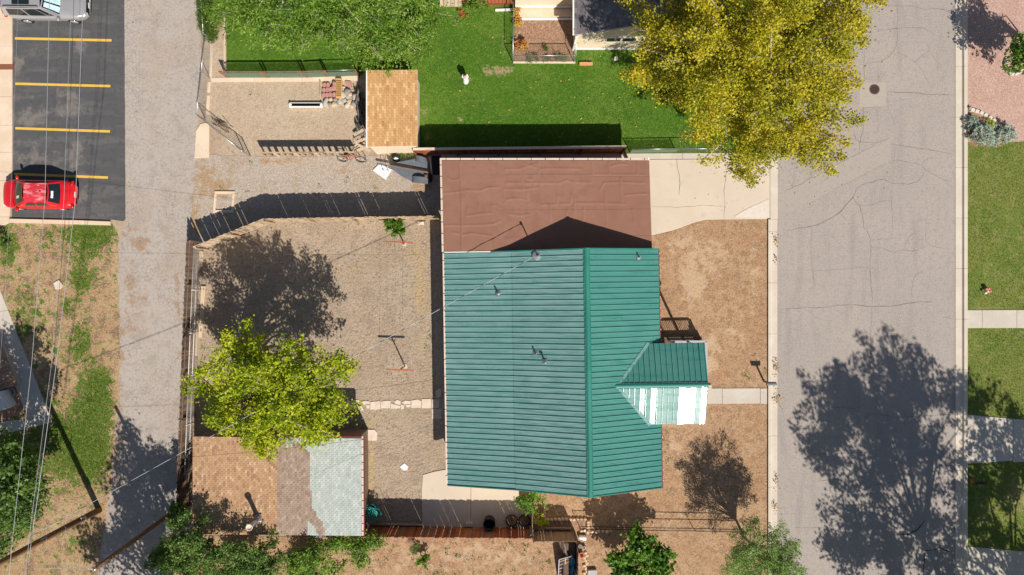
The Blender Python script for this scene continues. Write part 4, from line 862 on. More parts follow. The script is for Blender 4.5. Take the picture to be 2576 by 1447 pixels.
tl = [SH(2230, 1390, 8, 2.9, 1.9, 1.8), SH(2350, 1330, 8, 2.2, 1.6, 1.5), SH(2120, 1400, 7.6, 1.3, 1.3, 1.2), SH(2480, 1280, 7.5, 2.4, 2.6, 1.8), SH(2580, 1180, 7.5, 2.0, 2.6, 1.8), SH(2400, 1450, 7.5, 2.5, 1.8, 1.5), SH(2550, 1420, 7.5, 2.4, 2., 1.5), SH(2470, 1090, 8, 1.3, 1.2, 1.), SH(2550, 1080, 8, 1.2, 1.2, 1.)]
c = tl[3]
tree('maple_tree', 'lower street tree south-east beyond the picture edge', (c[0], c[1] - 1.5, 0), (c[0], c[1] - 1, 3.5), tl, 280, 25000, .17, .75, 'leaf_green', .2, 42, .29, .7, .4, limbs=13)
# south alley tree (out of frame: its shadow lies across the alley)
tl = [SH(345, 1230, 6.8, 2.0, 2.2, 1.5), SH(330, 1110, 7.4, 1.2, 1.1, 1.), SH(370, 1330, 6.4, 2.2, 1.8, 1.4), SH(290, 1400, 6., 2.2, 1.6, 1.4), SH(400, 1180, 6.6, 1.2, 1.4, 1.)]
tree('alley_tree', 'tree south of the alley beyond the lower picture edge', (tl[2][0], tl[2][1] - 1.5, 0), (tl[2][0], tl[2][1] - 1, 3.), tl, 150, 12000, .17, .7, 'leaf_shrub', .25, 43, .3, .55, .4, limbs=40)
# tree by the western house
tree('garden_tree', 'dark green tree at the left edge below the slanting path', W(20, 1260), W(20, 1250) + Vector((0, 0, 1.6)),
     [LB(10, 1200, 4.2, 1.9, 1.9, 1.4), LB(60, 1150, 3.4, 1.0, 1.2, .9), LB(40, 1290, 3.4, 1.5, 1.5, 1.1), LB(70, 1240, 3., 1.1, 1.5, .9), LB(10, 1370, 3., 1.2, .9, .9), LB(-60, 1200, 5, 2.2, 2.2, 1.6), LB(100, 1235, 2.2, .6, .6, .5)], 150, 14500, .14, .6, 'leaf_shrub', .2, 51, .27, .5, .45, limbs=34, twigs=50)
tree('garden_tree', 'bushy dark tree beyond the left picture edge', (-33.5, -7., 0), (-33.5, -7., 2), [SH(60, 900, 5.5, 1.5, 1.8, 1.2), SH(95, 970, 5., 1.3, 1.2, 1.), SH(20, 1010, 5, 1.6, 1.4, 1.2)], 60, 5000, .17, .7, 'leaf_shrub', .18, 52, .28, .5, limbs=20)
# small willow-leaved tree by the street
tree('willow_tree', 'small silvery green fine-leaved tree by the kerb at bottom right', W(1870, 1350), W(1872, 1352) + Vector((0, 0, 1.3)),
     [LB(1890, 1365, 3.2, 1.3, 1.1, 1.0), LB(1950, 1340, 3.2, .8, .8, .7), LB(1850, 1400, 3.0, 1.0, 1.0, .8), LB(1940, 1410, 3.2, 1.3, 1.1, 1.), LB(1900, 1310, 3.2, .8, .4, .6), LB(1980, 1370, 3., .5, .6, .5), SH(1795, 1180, 4.0, 2.1, 1.8, 1.0), SH(1865, 1240, 3.5, 1.5, 1.3, .9), LB(1890, 1440, 3, 1.6, .9, .9)], 150, 23000, .115, .30, 'leaf_sage', .09, 61, .2, .42, .3, limbs=40, twigs=160, bark='bark_pale', tint0=.05)
tree('lilac_bush', 'round bush of large glossy green leaves below the teal roof', W(1600, 1385), W(1602, 1387) + Vector((0, 0, .9)),
     [LB(1610, 1390, 2.1, 1.2, 1.1, 1.1), LB(1560, 1400, 1.7, .8, .9, .8), LB(1655, 1400, 1.9, .9, .8, .8), LB(1600, 1345, 2.1, .8, .4, .7), LB(1610, 1450, 1.9, 1.3, .8, .9), LB(1645, 1355, 1.8, .5, .4, .5)], 80, 4600, .20, .72, 'leaf_green', .07, 62, .22, .35, .7, cat='bush', limbs=20, tint0=.08)
# bushes along the south of the garage
for i, (lb, lobes, nlf, col, sd) in enumerate([
    ('dense green bush in the alley corner south-west of the garage', [LB(470, 1345, 3.9, 1.1, 1.0, 1.0), LB(430, 1400, 3.4, 1.0, 1.1, 1.), LB(535, 1398, 4.0, 1.2, 1.0, 1.0), LB(465, 1285, 1.6, .5, .7, .5), LB(490, 1440, 3, 1.4, .8, .9)], 17000, 'leaf_shrub', 71),
    ('green bush against the middle of the garage south wall', [LB(620, 1388, 3.6, 1.1, .7, .8), LB(660, 1425, 3.2, 1.4, .8, 1.), LB(590, 1430, 3., 1.1, .8, .8), LB(690, 1365, 2.8, .6, .4, .5)], 12000, 'leaf_shrub', 72),
    ('light green bush under the pale end of the garage roof', [LB(780, 1400, 2.6, 1.0, .9, .8), LB(820, 1370, 2.3, .9, .4, .6), LB(740, 1430, 2.4, .8, .6, .7), LB(840, 1430, 1.6, .5, .5, .5)], 8000, 'leaf_elm', 73),
    ('pale green bush at the garage corner beside the red-brown fence', [LB(900, 1370, 1.7, .7, .45, .5), LB(940, 1358, 1.8, .5, .35, .4), LB(905, 1405, 1.3, .45, .5, .4), LB(855, 1365, 1.8, .5, .3, .4)], 4200, 'leaf_elm', 74)]):
    b = W(*[(470, 1380), (630, 1420), (780, 1430), (900, 1385)][i])
    lobes = lobes + [(b.x, b.y, 1.2, .9, .7, .8), (b.x + .7, b.y - .1, 1.5, .7, .6, .8)] if i < 3 else lobes
    tree('bush', lb, b, b + Vector((0, 0, .8)), lobes, 85, nlf, .13, .5, col, .07, sd, .2, .36, .45, cat='bush', limbs=24, twigs=40, tint0=.05)
def shrub(name, label, vx, vy, r, h, n, size, asp, mt, seed, cat='shrub', group=None, up=.7, ln=.16, sp=.09, tint0=0., ry=None):
    p = W(vx, vy); return tree(name, label, p, p + Vector((0, 0, h * .4)), [(p.x, p.y, h * .55, r, ry or r, h * .5)], max(8, int(n / 40)), n, size, asp, mt, .03, seed, sp, ln, up, group, cat, limbs=8, tint0=tint0, shell=2.8)
shrub('juniper', 'dark green juniper filling the strip beside the alley fence', 542, 45, .72, 1.3, 15000, .11, .22, 'leaf_juniper', 81, 'shrub', ry=1.75, tint0=.1)
shrub('juniper', 'second juniper beside the alley fence at the top edge', 545, -40, .9, 1.5, 6000, .11, .22, 'leaf_juniper', 82, 'shrub', ry=1.2, tint0=.05)
shrub('sapling', 'small bright green sapling against the weathered middle fence', 1000, 574, .66, 1.3, 1100, .15, .75, 'leaf_green', 83, 'sapling', tint0=.15, ry=.42)
shrub('sapling', 'leafy sapling hanging over the fence corner by the teal roof', 1334, 1240, .85, 2.6, 900, .18, .4, 'leaf_elm', 84, 'sapling', ln=.32, sp=.14, ry=.62)
shrub('shrub', 'little yellow-green shrub in the block-edged bed', 1362, 1300, .36, .9, 340, .11, .6, 'leaf_lime', 85)
shrub('sapling', 'small green sapling in the dry south yard', 1064, 1402, .42, .9, 500, .12, .55, 'leaf_elm', 86, 'sapling')
shrub('weeds', 'dark twiggy weeds in the dry south yard under the fence', 1046, 1368, .42, .8, 420, .09, .3, 'leaf_shrub', 87, 'plant')
for i, (vx, vy, r, lb) in enumerate([(2439, 313, .34, 'silvery shrub nearest the kerb in the stone-edged bed'), (2460, 345, .66, 'largest silvery shrub in the middle of the stone-edged bed'), (2519, 342, .54, 'silvery shrub at the right end of the stone-edged bed'), (2495, 355, .27, 'small silvery shrub between the two large ones'), (2497, 320, .15, 'tiny silvery shrub behind the yellow plant')]):
    shrub('silver_shrub', lb, vx, vy, r * 1.12, r * 1.2, int(7000 * r), .085, .42, 'leaf_silver', 90 + i, 'shrub', 'silvery shrubs in the street bed', ln=.10, sp=.06)
shrub('flowering_plant', 'yellow-green plant in the middle of the stone-edged bed', 2482, 319, .26, .35, 420, .07, .5, 'leaf_lime', 96, 'plant', tint0=.3)
shrub('shrub', 'yellow-orange shrub at the north-west corner of the kennel bed', 1301, 46, .26, .6, 340, .10, .7, 'leaf_fall', 97, ry=.5)
shrub('shrub', 'yellow shrub below the corner one in the kennel bed', 1300, 66, .2, .45, 240, .09, .7, 'leaf_fall', 98, tint0=-.1)
shrub('shrub', 'orange-tipped shrub near the south-west corner of the kennel bed', 1311, 124, .36, .6, 420, .10, .7, 'leaf_fall', 99, tint0=.1)
for i, (x, y) in enumerate([(1372, 126), (1330, 150), (1350, 150), (1378, 150), (1400, 148), (1420, 147)]):
    shrub('flower_plant', ['plant with thin stems in the middle of the kennel bed', 'leftmost small plant along the kennel fence', 'second small plant from the left along the kennel fence', 'third small plant from the left along the kennel fence', 'fourth small plant from the left along the kennel fence', 'rightmost small plant along the kennel fence'][i], x, y, .2, .35, 130, .09, .3, 'leaf_shrub', 100 + i, 'plant', 'small plants along the kennel fence')
shrub('shrub', 'green shrub at the top of the lawn before the deck', 1196, 18, .7, 1.2, 1500, .10, .4, 'leaf_elm', 108)
tree('plum_tree', 'round green tree in ring of stones on the red gravel', W(2592, 140), W(2592, 140) + Vector((0, 0, 1.4)), [LB(2610, 130, 2.9, 1.5, 1.4, 1.2), LB(2565, 120, 2.6, .7, .7, .7), LB(2570, 165, 2.4, .6, .6, .6), SH(2490, 95, 3., 1.1, 1.5, 1.)], 90, 5600, .14, .7, 'leaf_green', .12, 109, .22, .36, limbs=20, tint0=.1)
shrub('flower_plant', 'red and orange flower on the north lawn near the deck', 1162, 38, .2, .25, 90, .09, .7, 'leaf_fall', 113, 'plant', tint0=.4)
shrub('weeds', 'green weeds at the foot of the shed by the trailer', 1010, 394, .9, .3, 420, .10, .3, 'weed', 114, 'plant', ry=.16, tint0=.1)
shrub('bush', 'green bush at the left edge north of the slanting path', -6, 720 - 110, .9, .9, 900, .11, .5, 'leaf_shrub', 115, 'bush')

# grass, weeds, fallen leaves: nobody could count them
def scatter(polyV, dens, rng, fn=None, world=False):
    P = [tuple(G(*p)) for p in polyV]; a = np.array(P); lo, hi = a.min(0), a.max(0); n = int((hi - lo).prod() * dens)
    q = rng.uniform(lo, hi, (n, 2)); q = q[inpoly(q[:, 0], q[:, 1], P)]
    if fn:
        w = np.array([fn(x, y) for x, y in q]) if len(q) < 60000 else np.array([fn(x, y) for x, y in q])
        q = q[rng.random(len(q)) < w]
    return q
def blades(name, label, q, z, h, w, mt, rng, tint0=0.):
    n = len(q); base = np.c_[q, np.full(n, z)]; a = rng.uniform(0, 2 * np.pi, n); lean = rng.normal(0, .75, (n, 2)); hh = h * rng.uniform(.5, 1.3, n)
    tip = base + np.c_[lean * hh[:, None], hh]; s = np.c_[np.cos(a), np.sin(a), np.zeros(n)] * w * .5
    v = np.empty((n, 3, 3)); v[:, 0] = base - s; v[:, 1] = base + s; v[:, 2] = tip
    me = bpy.data.meshes.new(name); org = v.reshape(-1, 3).mean(0); org[2] = z
    me.vertices.add(3 * n); me.vertices.foreach_set('co', (v - org).ravel().astype('f4')); me.loops.add(3 * n); me.loops.foreach_set('vertex_index', np.arange(3 * n, dtype='i4'))
    me.polygons.add(n); me.polygons.foreach_set('loop_start', np.arange(0, 3 * n, 3, dtype='i4')); me.polygons.foreach_set('loop_total', np.full(n, 3, 'i4'))
    me.materials.append(MATS[mt]); at = me.attributes.new('tint', 'FLOAT', 'FACE')
    big = np.array([mnoise.noise(Vector((x * .5, y * .5, 1))) for x, y in q]) * .35
    at.data.foreach_set('value', np.clip(rng.beta(2, 2.4, n) + tint0 + big, 0, 1).astype('f4')); me.update(); me.validate()
    return tag(link(me, name, None, tuple(org)), label, 'grass', kind='stuff')
rng = np.random.default_rng(3)
VIS = lambda L: [(min(max(x, -60), 2640), min(max(y, -60), 1510)) for x, y in L]
q = scatter(VIS(NLP), 420, rng, lambda x, y: 1 - 1.5 * nl(x, y)); q = q[~inpoly(q[:, 0], q[:, 1], [tuple(G(*p)) for p in [(1288, -60), (1448, -60), (1700, -60), (1700, 125), (1448, 125), (1448, 163), (1288, 163)]])]
q = q[~inpoly(q[:, 0], q[:, 1], [tuple(G(*p)) for p in [(1105, -60), (1292, -60), (1292, 24), (1105, 24)]])]
blades('grass', 'bright green mown grass of the north lawn', q, .02, .07, .022, 'grass_blade', rng)
q = scatter([(0, 575), (284, 566), (298, 600), (300, 880), (288, 1080), (262, 1300), (245, 1447), (0, 1447)], 420, rng, lambda x, y: -.12 + 1.25 * wl(x, y))
q = q[~inpoly(q[:, 0], q[:, 1], [tuple(G(*p)) for p in [(-60, 700), (-5, 726), (134, 1063), (20, 1092), (-60, 1110)]])]
gv_ = np.array([wl(x, y) for x, y in q]); blades('grass', 'patchy green and straw grass of the west lawn', q, .016, .07, .022, 'grass_dry', rng, -.05)
blades('grass', 'green tufts in the watered spots of the west lawn', q[gv_ > .42], .016, .08, .024, 'grass_blade', rng)
q = scatter([(2431, 361), (2620, 354), (2620, 1500), (2431, 1500)], 420, rng, lambda x, y: 1 - 1.3 * ec(x, y))
for pp_ in ([(2431, 777), (2640, 777), (2640, 828), (2431, 828)], [(2431, 1040), (2640, 1060), (2640, 1160), (2431, 1166)], [(2431, 1372), (2640, 1386), (2640, 1500), (2431, 1500)]): q = q[~inpoly(q[:, 0], q[:, 1], [tuple(G(*p)) for p in pp_])]
kk = rng.random(len(q)) < .5
blades('grass', 'green grass of the east lawn along the street', q[~kk], .018, .07, .022, 'grass_blade', rng, .22); blades('grass', 'straw-coloured dry blades in the east lawn', q[kk], .018, .07, .022, 'grass_dry', rng)
YP = [(505, 625), (690, 566), (1085, 560), (1095, 1110), (1060, 1180), (1058, 1320), (918, 1320), (918, 1100), (490, 1095)]
q = scatter(YP, 60, rng, lambda x, y: .05 + .9 * yc(x, y)); blades('grass', 'sparse straw and weeds in the back yard', q, .017, .07, .03, 'grass_dry', rng)
q = scatter([(1642, 596), (1770, 558), (1928, 556), (1928, 1447), (1480, 1447), (1480, 1340), (1660, 1230)], 90, rng, lambda x, y: .06 + .6 * fy(x, y)); blades('grass', 'dead straw in the bare front yard', q, .015, .05, .03, 'grass_dry', rng, .25)
def weeds(name, label, q, z, r, n, size, mt):
    P = np.repeat(np.c_[q, np.full(len(q), z)], n, 0) + rng.normal(size=(len(q) * n, 3)) * np.array([r, r, .03]); P[:, 2] = np.abs(P[:, 2] - z) + z + .01
    o = leaf_obj(name, P, size, .45, mt, None, rng, .9); return tag(o, label, 'weeds', kind='stuff')
q = scatter([(920, 1356), (1400, 1366), (1400, 1447), (930, 1447)], 2.6, rng); weeds('weeds', 'scattered green weeds in the dry south yard', q, .02, .10, 12, .08, 'weed')
q = scatter([(1640, 1100), (1690, 1080), (1690, 1200), (1650, 1200)], 2.5, rng); q = np.r_[q, scatter([(1900, 880), (1930, 860), (1930, 975), (1860, 975)], 2., rng), scatter([(495, 640), (520, 640), (512, 1000), (492, 1000)], 1.2, rng), scatter([(540, 395), (1080, 395), (1080, 480), (540, 480)], .35, rng), scatter([(700, 555), (1070, 552), (1070, 566), (700, 572)], 1.2, rng), scatter([(1070, 800), (1090, 800), (1090, 930), (1070, 930)], 1.5, rng), scatter([(535, 206), (900, 206), (900, 230), (535, 240)], .9, rng)]
weeds('weeds', 'small green weeds along yard edges and fences', q, .02, .09, 12, .08, 'weed')
q = scatter([(1560, 60), (1740, 60), (1740, 380), (1300, 380), (1060, 200), (1110, 40), (1280, 60), (1290, 165), (1450, 165)], 1.1, rng)
P = np.c_[q, np.full(len(q), .085)]; tag(leaf_obj('fallen_leaves', P, .09, .8, 'dead_leaf', None, rng, 3.), 'fallen yellow leaves scattered on the north lawn', 'leaves', kind='stuff')
q = np.r_[scatter([(1740, 400), (1930, 400), (1930, 540), (1740, 540)], 1.2, rng), scatter([(1960, 100), (2250, 0), (2250, 500), (1960, 560)], .5, rng)]
P = np.c_[q, np.full(len(q), .055)]; tag(leaf_obj('fallen_leaves', P, .07, .8, 'dead_leaf', None, rng, 3.), 'fallen leaves on the driveway and street under the golden tree', 'leaves', kind='stuff')
q = np.r_[scatter([(1650, 600), (1928, 560), (1928, 970), (1790, 970), (1670, 800)], 1.5, rng), scatter([(500, 640), (1080, 570), (1080, 1000), (500, 1000)], .8, rng)]
P = np.c_[q, np.full(len(q), .03)]; tag(leaf_obj('fallen_leaves', P, .06, .8, 'dead_leaf', None, rng, 3.), 'dry leaf crumbs strewn on the bare yards', 'leaves', kind='stuff')

q = np.concatenate([rng.normal((0, 0), (rx * K * .5, ry * K * .5), (n_, 2)) + np.array(G(x, y)) for x, y, rx, ry, n_ in ((1950, 605, 7, 16, 24), (1950, 655, 5, 14, 16), (1950, 925, 8, 24, 44), (1953, 1210, 7, 26, 24), (1955, 1002, 14, 18, 44), (1948, 1275, 8, 14, 28))])
P = np.c_[q, np.full(len(q), .14)]; tag(leaf_obj('leaf_litter', P, .085, .8, 'dead_leaf', None, rng, 3., tint=rng.uniform(0, .4, len(q))), 'brown leaf litter gathered in the west gutter', 'leaves', kind='stuff')
ORD = ['first', 'second', 'third', 'fourth', 'fifth', 'sixth', 'seventh', 'eighth', 'ninth', 'tenth', 'eleventh', 'twelfth']
# ------------------------------------------------------------------ fences
BM = {}
def board_mesh(mt, w, h, t=.02):
    k = (mt, round(w, 3), round(h, 2))
    if k not in BM:
        m = MB(); m.box((0, 0, h / 2), (w, t, h)); BM[k] = m.mesh('board', mt)
    return BM[k]
def plank_fence(name, label, P, h, bw, mats, side=1, gap=-.002, seed=1, hv_=.05, rails=(.35, 1.5), post_step=2.4, lean=0., slits=.06, rail_mt=None, cat='fence', wts=None, tops=None):
    """P: ground points; boards on the far side of rails; side=+1 puts rails to the left of travel"""
    rs = random.Random(seed); P = [Vector((p[0], p[1], 0)) for p in P]; c = sum(P, Vector()) / len(P)
    t = thing(name, label, cat, (c.x, c.y, 0)); rail_mt = rail_mt or mats[0]
    for a, b in zip(P[:-1], P[1:]):
        d = b - a; L = d.length; d.normalize(); n = Vector((-d.y, d.x, 0)) * side; rz = math.atan2(d.y, d.x); s = 0.
        while s < L - bw * .4:
            hh = round((h + rs.uniform(-hv_, hv_)) / .03) * .03; mt = rs.choices(mats, wts)[0]
            link(board_mesh(mt, bw, hh), 'board', t, a + d * (s + bw / 2) + Vector((0, 0, .02)), (rs.uniform(-.012, .012) + lean * side, rs.uniform(-.002, .002), rz))
            s += bw + (rs.uniform(.008, .024) if rs.random() < slits else gap)
        for z in rails:
            m = MB(); m.bar(a + n * (.035 - lean * 0) + Vector((0, 0, z)), b + n * .035 + Vector((0, 0, z)), .04, .09); m.build('rail', rail_mt, t)
        k = max(1, round(L / post_step))
        for i in range(k + 1):
            p = a.lerp(b, i / k) + n * .10; m = MB(); m.box(p + Vector((0, 0, h * .48)), (.09, .09, h * .96), rz); m.build('post', rail_mt, t)
    return t
RW = ['red_wood0', 'red_wood1', 'red_wood2']; OW = ['old_wood0', 'old_wood1', 'old_wood2']; BW = ['brown_wood0', 'brown_wood1', 'brown_wood2']
f = plank_fence('plank_fence', 'straight red-brown plank fence between lawn and carport', [G(1050, 389), G(1563, 384)], 1.83, .14, RW, -1, seed=3, slits=.02, hv_=.02)
a, b = G(1050, 389), G(1563, 384); m = MB(); m.bar((a.x, a.y - .04, 1.87), (b.x, b.y - .04, 1.87), .15, .04); m.build('cap_rail', 'cream_trim', f)
m = MB(); m.bar((b.x - .1, b.y - .1, 1.6), (b.x + .45, b.y - .65, .1), .08, .08); m.build('brace', 'red_wood1', f)
plank_fence('plank_fence', 'weathered grey-tan plank fence north of the back yard', [G(1112, 551), G(690, 558), G(523, 624)], 1.8, .14, OW, 1, seed=4, slits=.16, hv_=.04)
plank_fence('plank_fence', 'old dark-brown plank fence along the alley', [G(505, 611), G(491, 935), G(478, 1270)], 1.7, .14, BW, 1, seed=5, slits=.10, hv_=.07, lean=.02)
plank_fence('plank_fence', 'red-brown plank fence with grey boards below the rear patio', [G(921, 1323), G(1338, 1327)], 1.83, .14, ['red_wood0', 'red_wood2', 'brown_wood0', 'red_wood1'], -1, seed=6, slits=.22, hv_=.02, wts=[4, 3, 2, 2])
plank_fence('gate', 'grey plank gate panel beside the block-edged bed', [G(1341, 1336), G(1445, 1336)], 1.75, .15, ['brown_wood2', 'old_wood1'], -1, seed=7, slits=.5, cat='gate')
plank_fence('plank_fence', 'short weathered fence running from the gate towards the teal roof', [G(1337, 1238), G(1338, 1322)], 1.8, .14, OW, -1, seed=8)
plank_fence('plank_fence', 'dark plank fence going down beside the tarp-covered stack', [G(1447, 1337), G(1447, 1500)], 1.75, .14, ['brown_wood1', 'brown_wood0'], -1, seed=9)
m = MB(); a, b = G(1344, 1328), G(1437, 1328); m.tube([(a.x, a.y, .14), ((a.x + b.x) / 2, a.y + .02, .13), (b.x, b.y, .14)], .09, 8); tag(m.build('log', 'old_wood1', None, True), 'grey round log lying at the foot of the gate', 'log')
def chain(name, label, P, h, mt='galv', step=2.4, mesh=True, rail=True, mid=None, pr=.03, mesh_mt=None, post_mt=None, cat='fence', gap=.14):
    P = [Vector((p[0], p[1], 0)) for p in P]; c = sum(P, Vector()) / len(P); t = thing(name, label, cat, (c.x, c.y, 0)); z = Vector((0, 0, 1))
    seen = []
    for a, b in zip(P[:-1], P[1:]):
        L = (b - a).length; k = max(1, round(L / step)); d = (b - a).normalized()
        for i in range(k + 1):
            p = a.lerp(b, i / k)
            if any((p - q).length < .05 for q in seen): continue
            seen.append(p); m = MB(); m.tube([p, p + z * (h + .05)], pr, 8); m.build('post', post_mt or mt, t, True)
        for zz in ([h] if rail else []) + ([mid] if mid else []):
            m = MB(); m.tube([a + z * zz, b + z * zz], .022, 6); m.build('rail', mt, t, True)
        if mesh:
            m = MB(); n = int((L + h) / gap)
            for i in range(n):
                for s in (1, -1):
                    x0 = i * gap - h; pa, pb = (x0, 0.03), (x0 + h, h)
                    if s < 0: pa, pb = (x0 + h, 0.03), (x0, h)
                    def cl(q, r_):
                        (x, y), (x2, y2) = q, r_
                        if x < 0: y = y + (y2 - y) * (0 - x) / (x2 - x); x = 0
                        if x > L: y = y + (y2 - y) * (L - x) / (x2 - x); x = L
                        return x, y
                    if max(pa[0], pb[0]) < 0.02 or min(pa[0], pb[0]) > L - .02: continue
                    A_, B_ = cl(pa, pb), cl(pb, pa); m.tube([a + d * A_[0] + z * A_[1], a + d * B_[0] + z * B_[1]], .0035, 3, False)
            tag(m.build('wire_mesh', mesh_mt or mt, t), kind='stuff')
    return t
chain('chain_link_fence', 'chain-link fence wrapping the corner of the dirt lot by the alley', [G(538, 105), G(528, 195), G(517, 301), G(613, 378), G(630, 392)], 1.2)
chain('chain_link_fence', 'chain-link fence beside the juniper at the top of the alley', [G(523, -60), G(533, 100)], 1.2)
f = chain('chain_link_fence', 'wood-posted chain-link fence along the south edge of the north lawn', [G(572, 195), G(678, 195), G(775, 194.6), G(823, 192.5), G(903, 190)], 1.1, 'galv', 3.4, post_mt='red_wood1', pr=.05)
for x, y in ((578, 195), (672, 195), (769, 194), (829, 192)): p = G(x, y); m = MB(); m.tube([(p.x, p.y, 0), (p.x - .05, p.y, 1.15)], .045, 7); m.build('post', 'red_wood0', f, True)
for a, b in (((572, 195), (678, 195)), ((678, 195), (775, 194.6)), ((775, 194.6), (823, 192.5))):
    p, q = G(*a), G(*b); m = MB(); m.bar((p.x, p.y, 1.08), (q.x, q.y, 1.08), .05, .08); m.build('top_rail', 'brown_wood0', f)
    m = MB(); m.add([(p.x, p.y - .04, .03), (q.x, q.y - .04, .03), (q.x, q.y - .04, 1.), (p.x, p.y - .04, 1.)], [(0, 1, 2, 3)]); m.build('screen', 'green_screen', f)
p, q = G(823, 192.5), G(903, 190); m = MB(); m.add([(p.x, p.y - .04, .03), (q.x, q.y - .04, .03), (q.x, q.y - .04, .9), (p.x, p.y - .04, .9)], [(0, 1, 2, 3)]); m.build('screen', 'green_screen', f)
chain('kennel_fence', 'galvanised chain-link fence round the bare kennel bed', [G(1291, 12), G(1290.5, 157.5), G(1444, 157.5), G(1444, 12)], 1.26, 'galv', 3.)
f = chain('chain_link_fence', 'low wire fence at the lawn edge right of the plank fence', [G(1584, 384), G(1700, 382), G(1810, 382)], .95, 'galv', 2.9, post_mt='rust_metal')
p, q = G(1584, 384), G(1700, 382); m = MB(); m.add([(p.x, p.y - .03, .03), (q.x, q.y - .03, .03), (q.x, q.y - .03, .85), (p.x, p.y - .03, .85)], [(0, 1, 2, 3)]); m.build('screen', 'green_screen', f)
chain('pipe_fence', 'pale pipe-rail fence just inside the alley plank fence', [G(511, 624), G(498, 940), G(489, 1180)], 1.25, 'pipe_white', 2.5, mid=.75, pr=.035)
chain('wire_fence', 'thin wire fence along the south side of the front yard', [G(1455, 1318), G(1600, 1321), G(1740, 1323), G(1860, 1326)], .9, 'wire_black', 3.4, gap=.25, mid=.45, post_mt='rust_metal', pr=.025)
# low board fence south of the dirt lot: a broad board on many short stakes
t = thing('board_fence', 'low grey fence of broad boards on short stakes below the dirt lot', 'fence', W(770, 391))
a, b = G(664, 391), G(900, 390)
for i, (s0, s1) in enumerate(((0, .36), (.362, .68), (.683, 1))):
    p, q = a.lerp(b, s0), a.lerp(b, s1); m = MB(); m.bar((p.x, p.y, .88), (q.x, q.y, .88), .03, .24); m.build('board', OW[i], t); m = MB(); m.bar((p.x, p.y + .002, .66), (q.x, q.y + .002, .66), .03, .16); m.build('board', OW[(i + 1) % 3], t)
for i in range(14):
    p = a.lerp(b, (i + .3) / 14); m = MB(); m.box((p.x, p.y - .04, .42), (.09 + .05 * (i % 3), .05, .84)); m.build('stake', OW[i % 3], t)

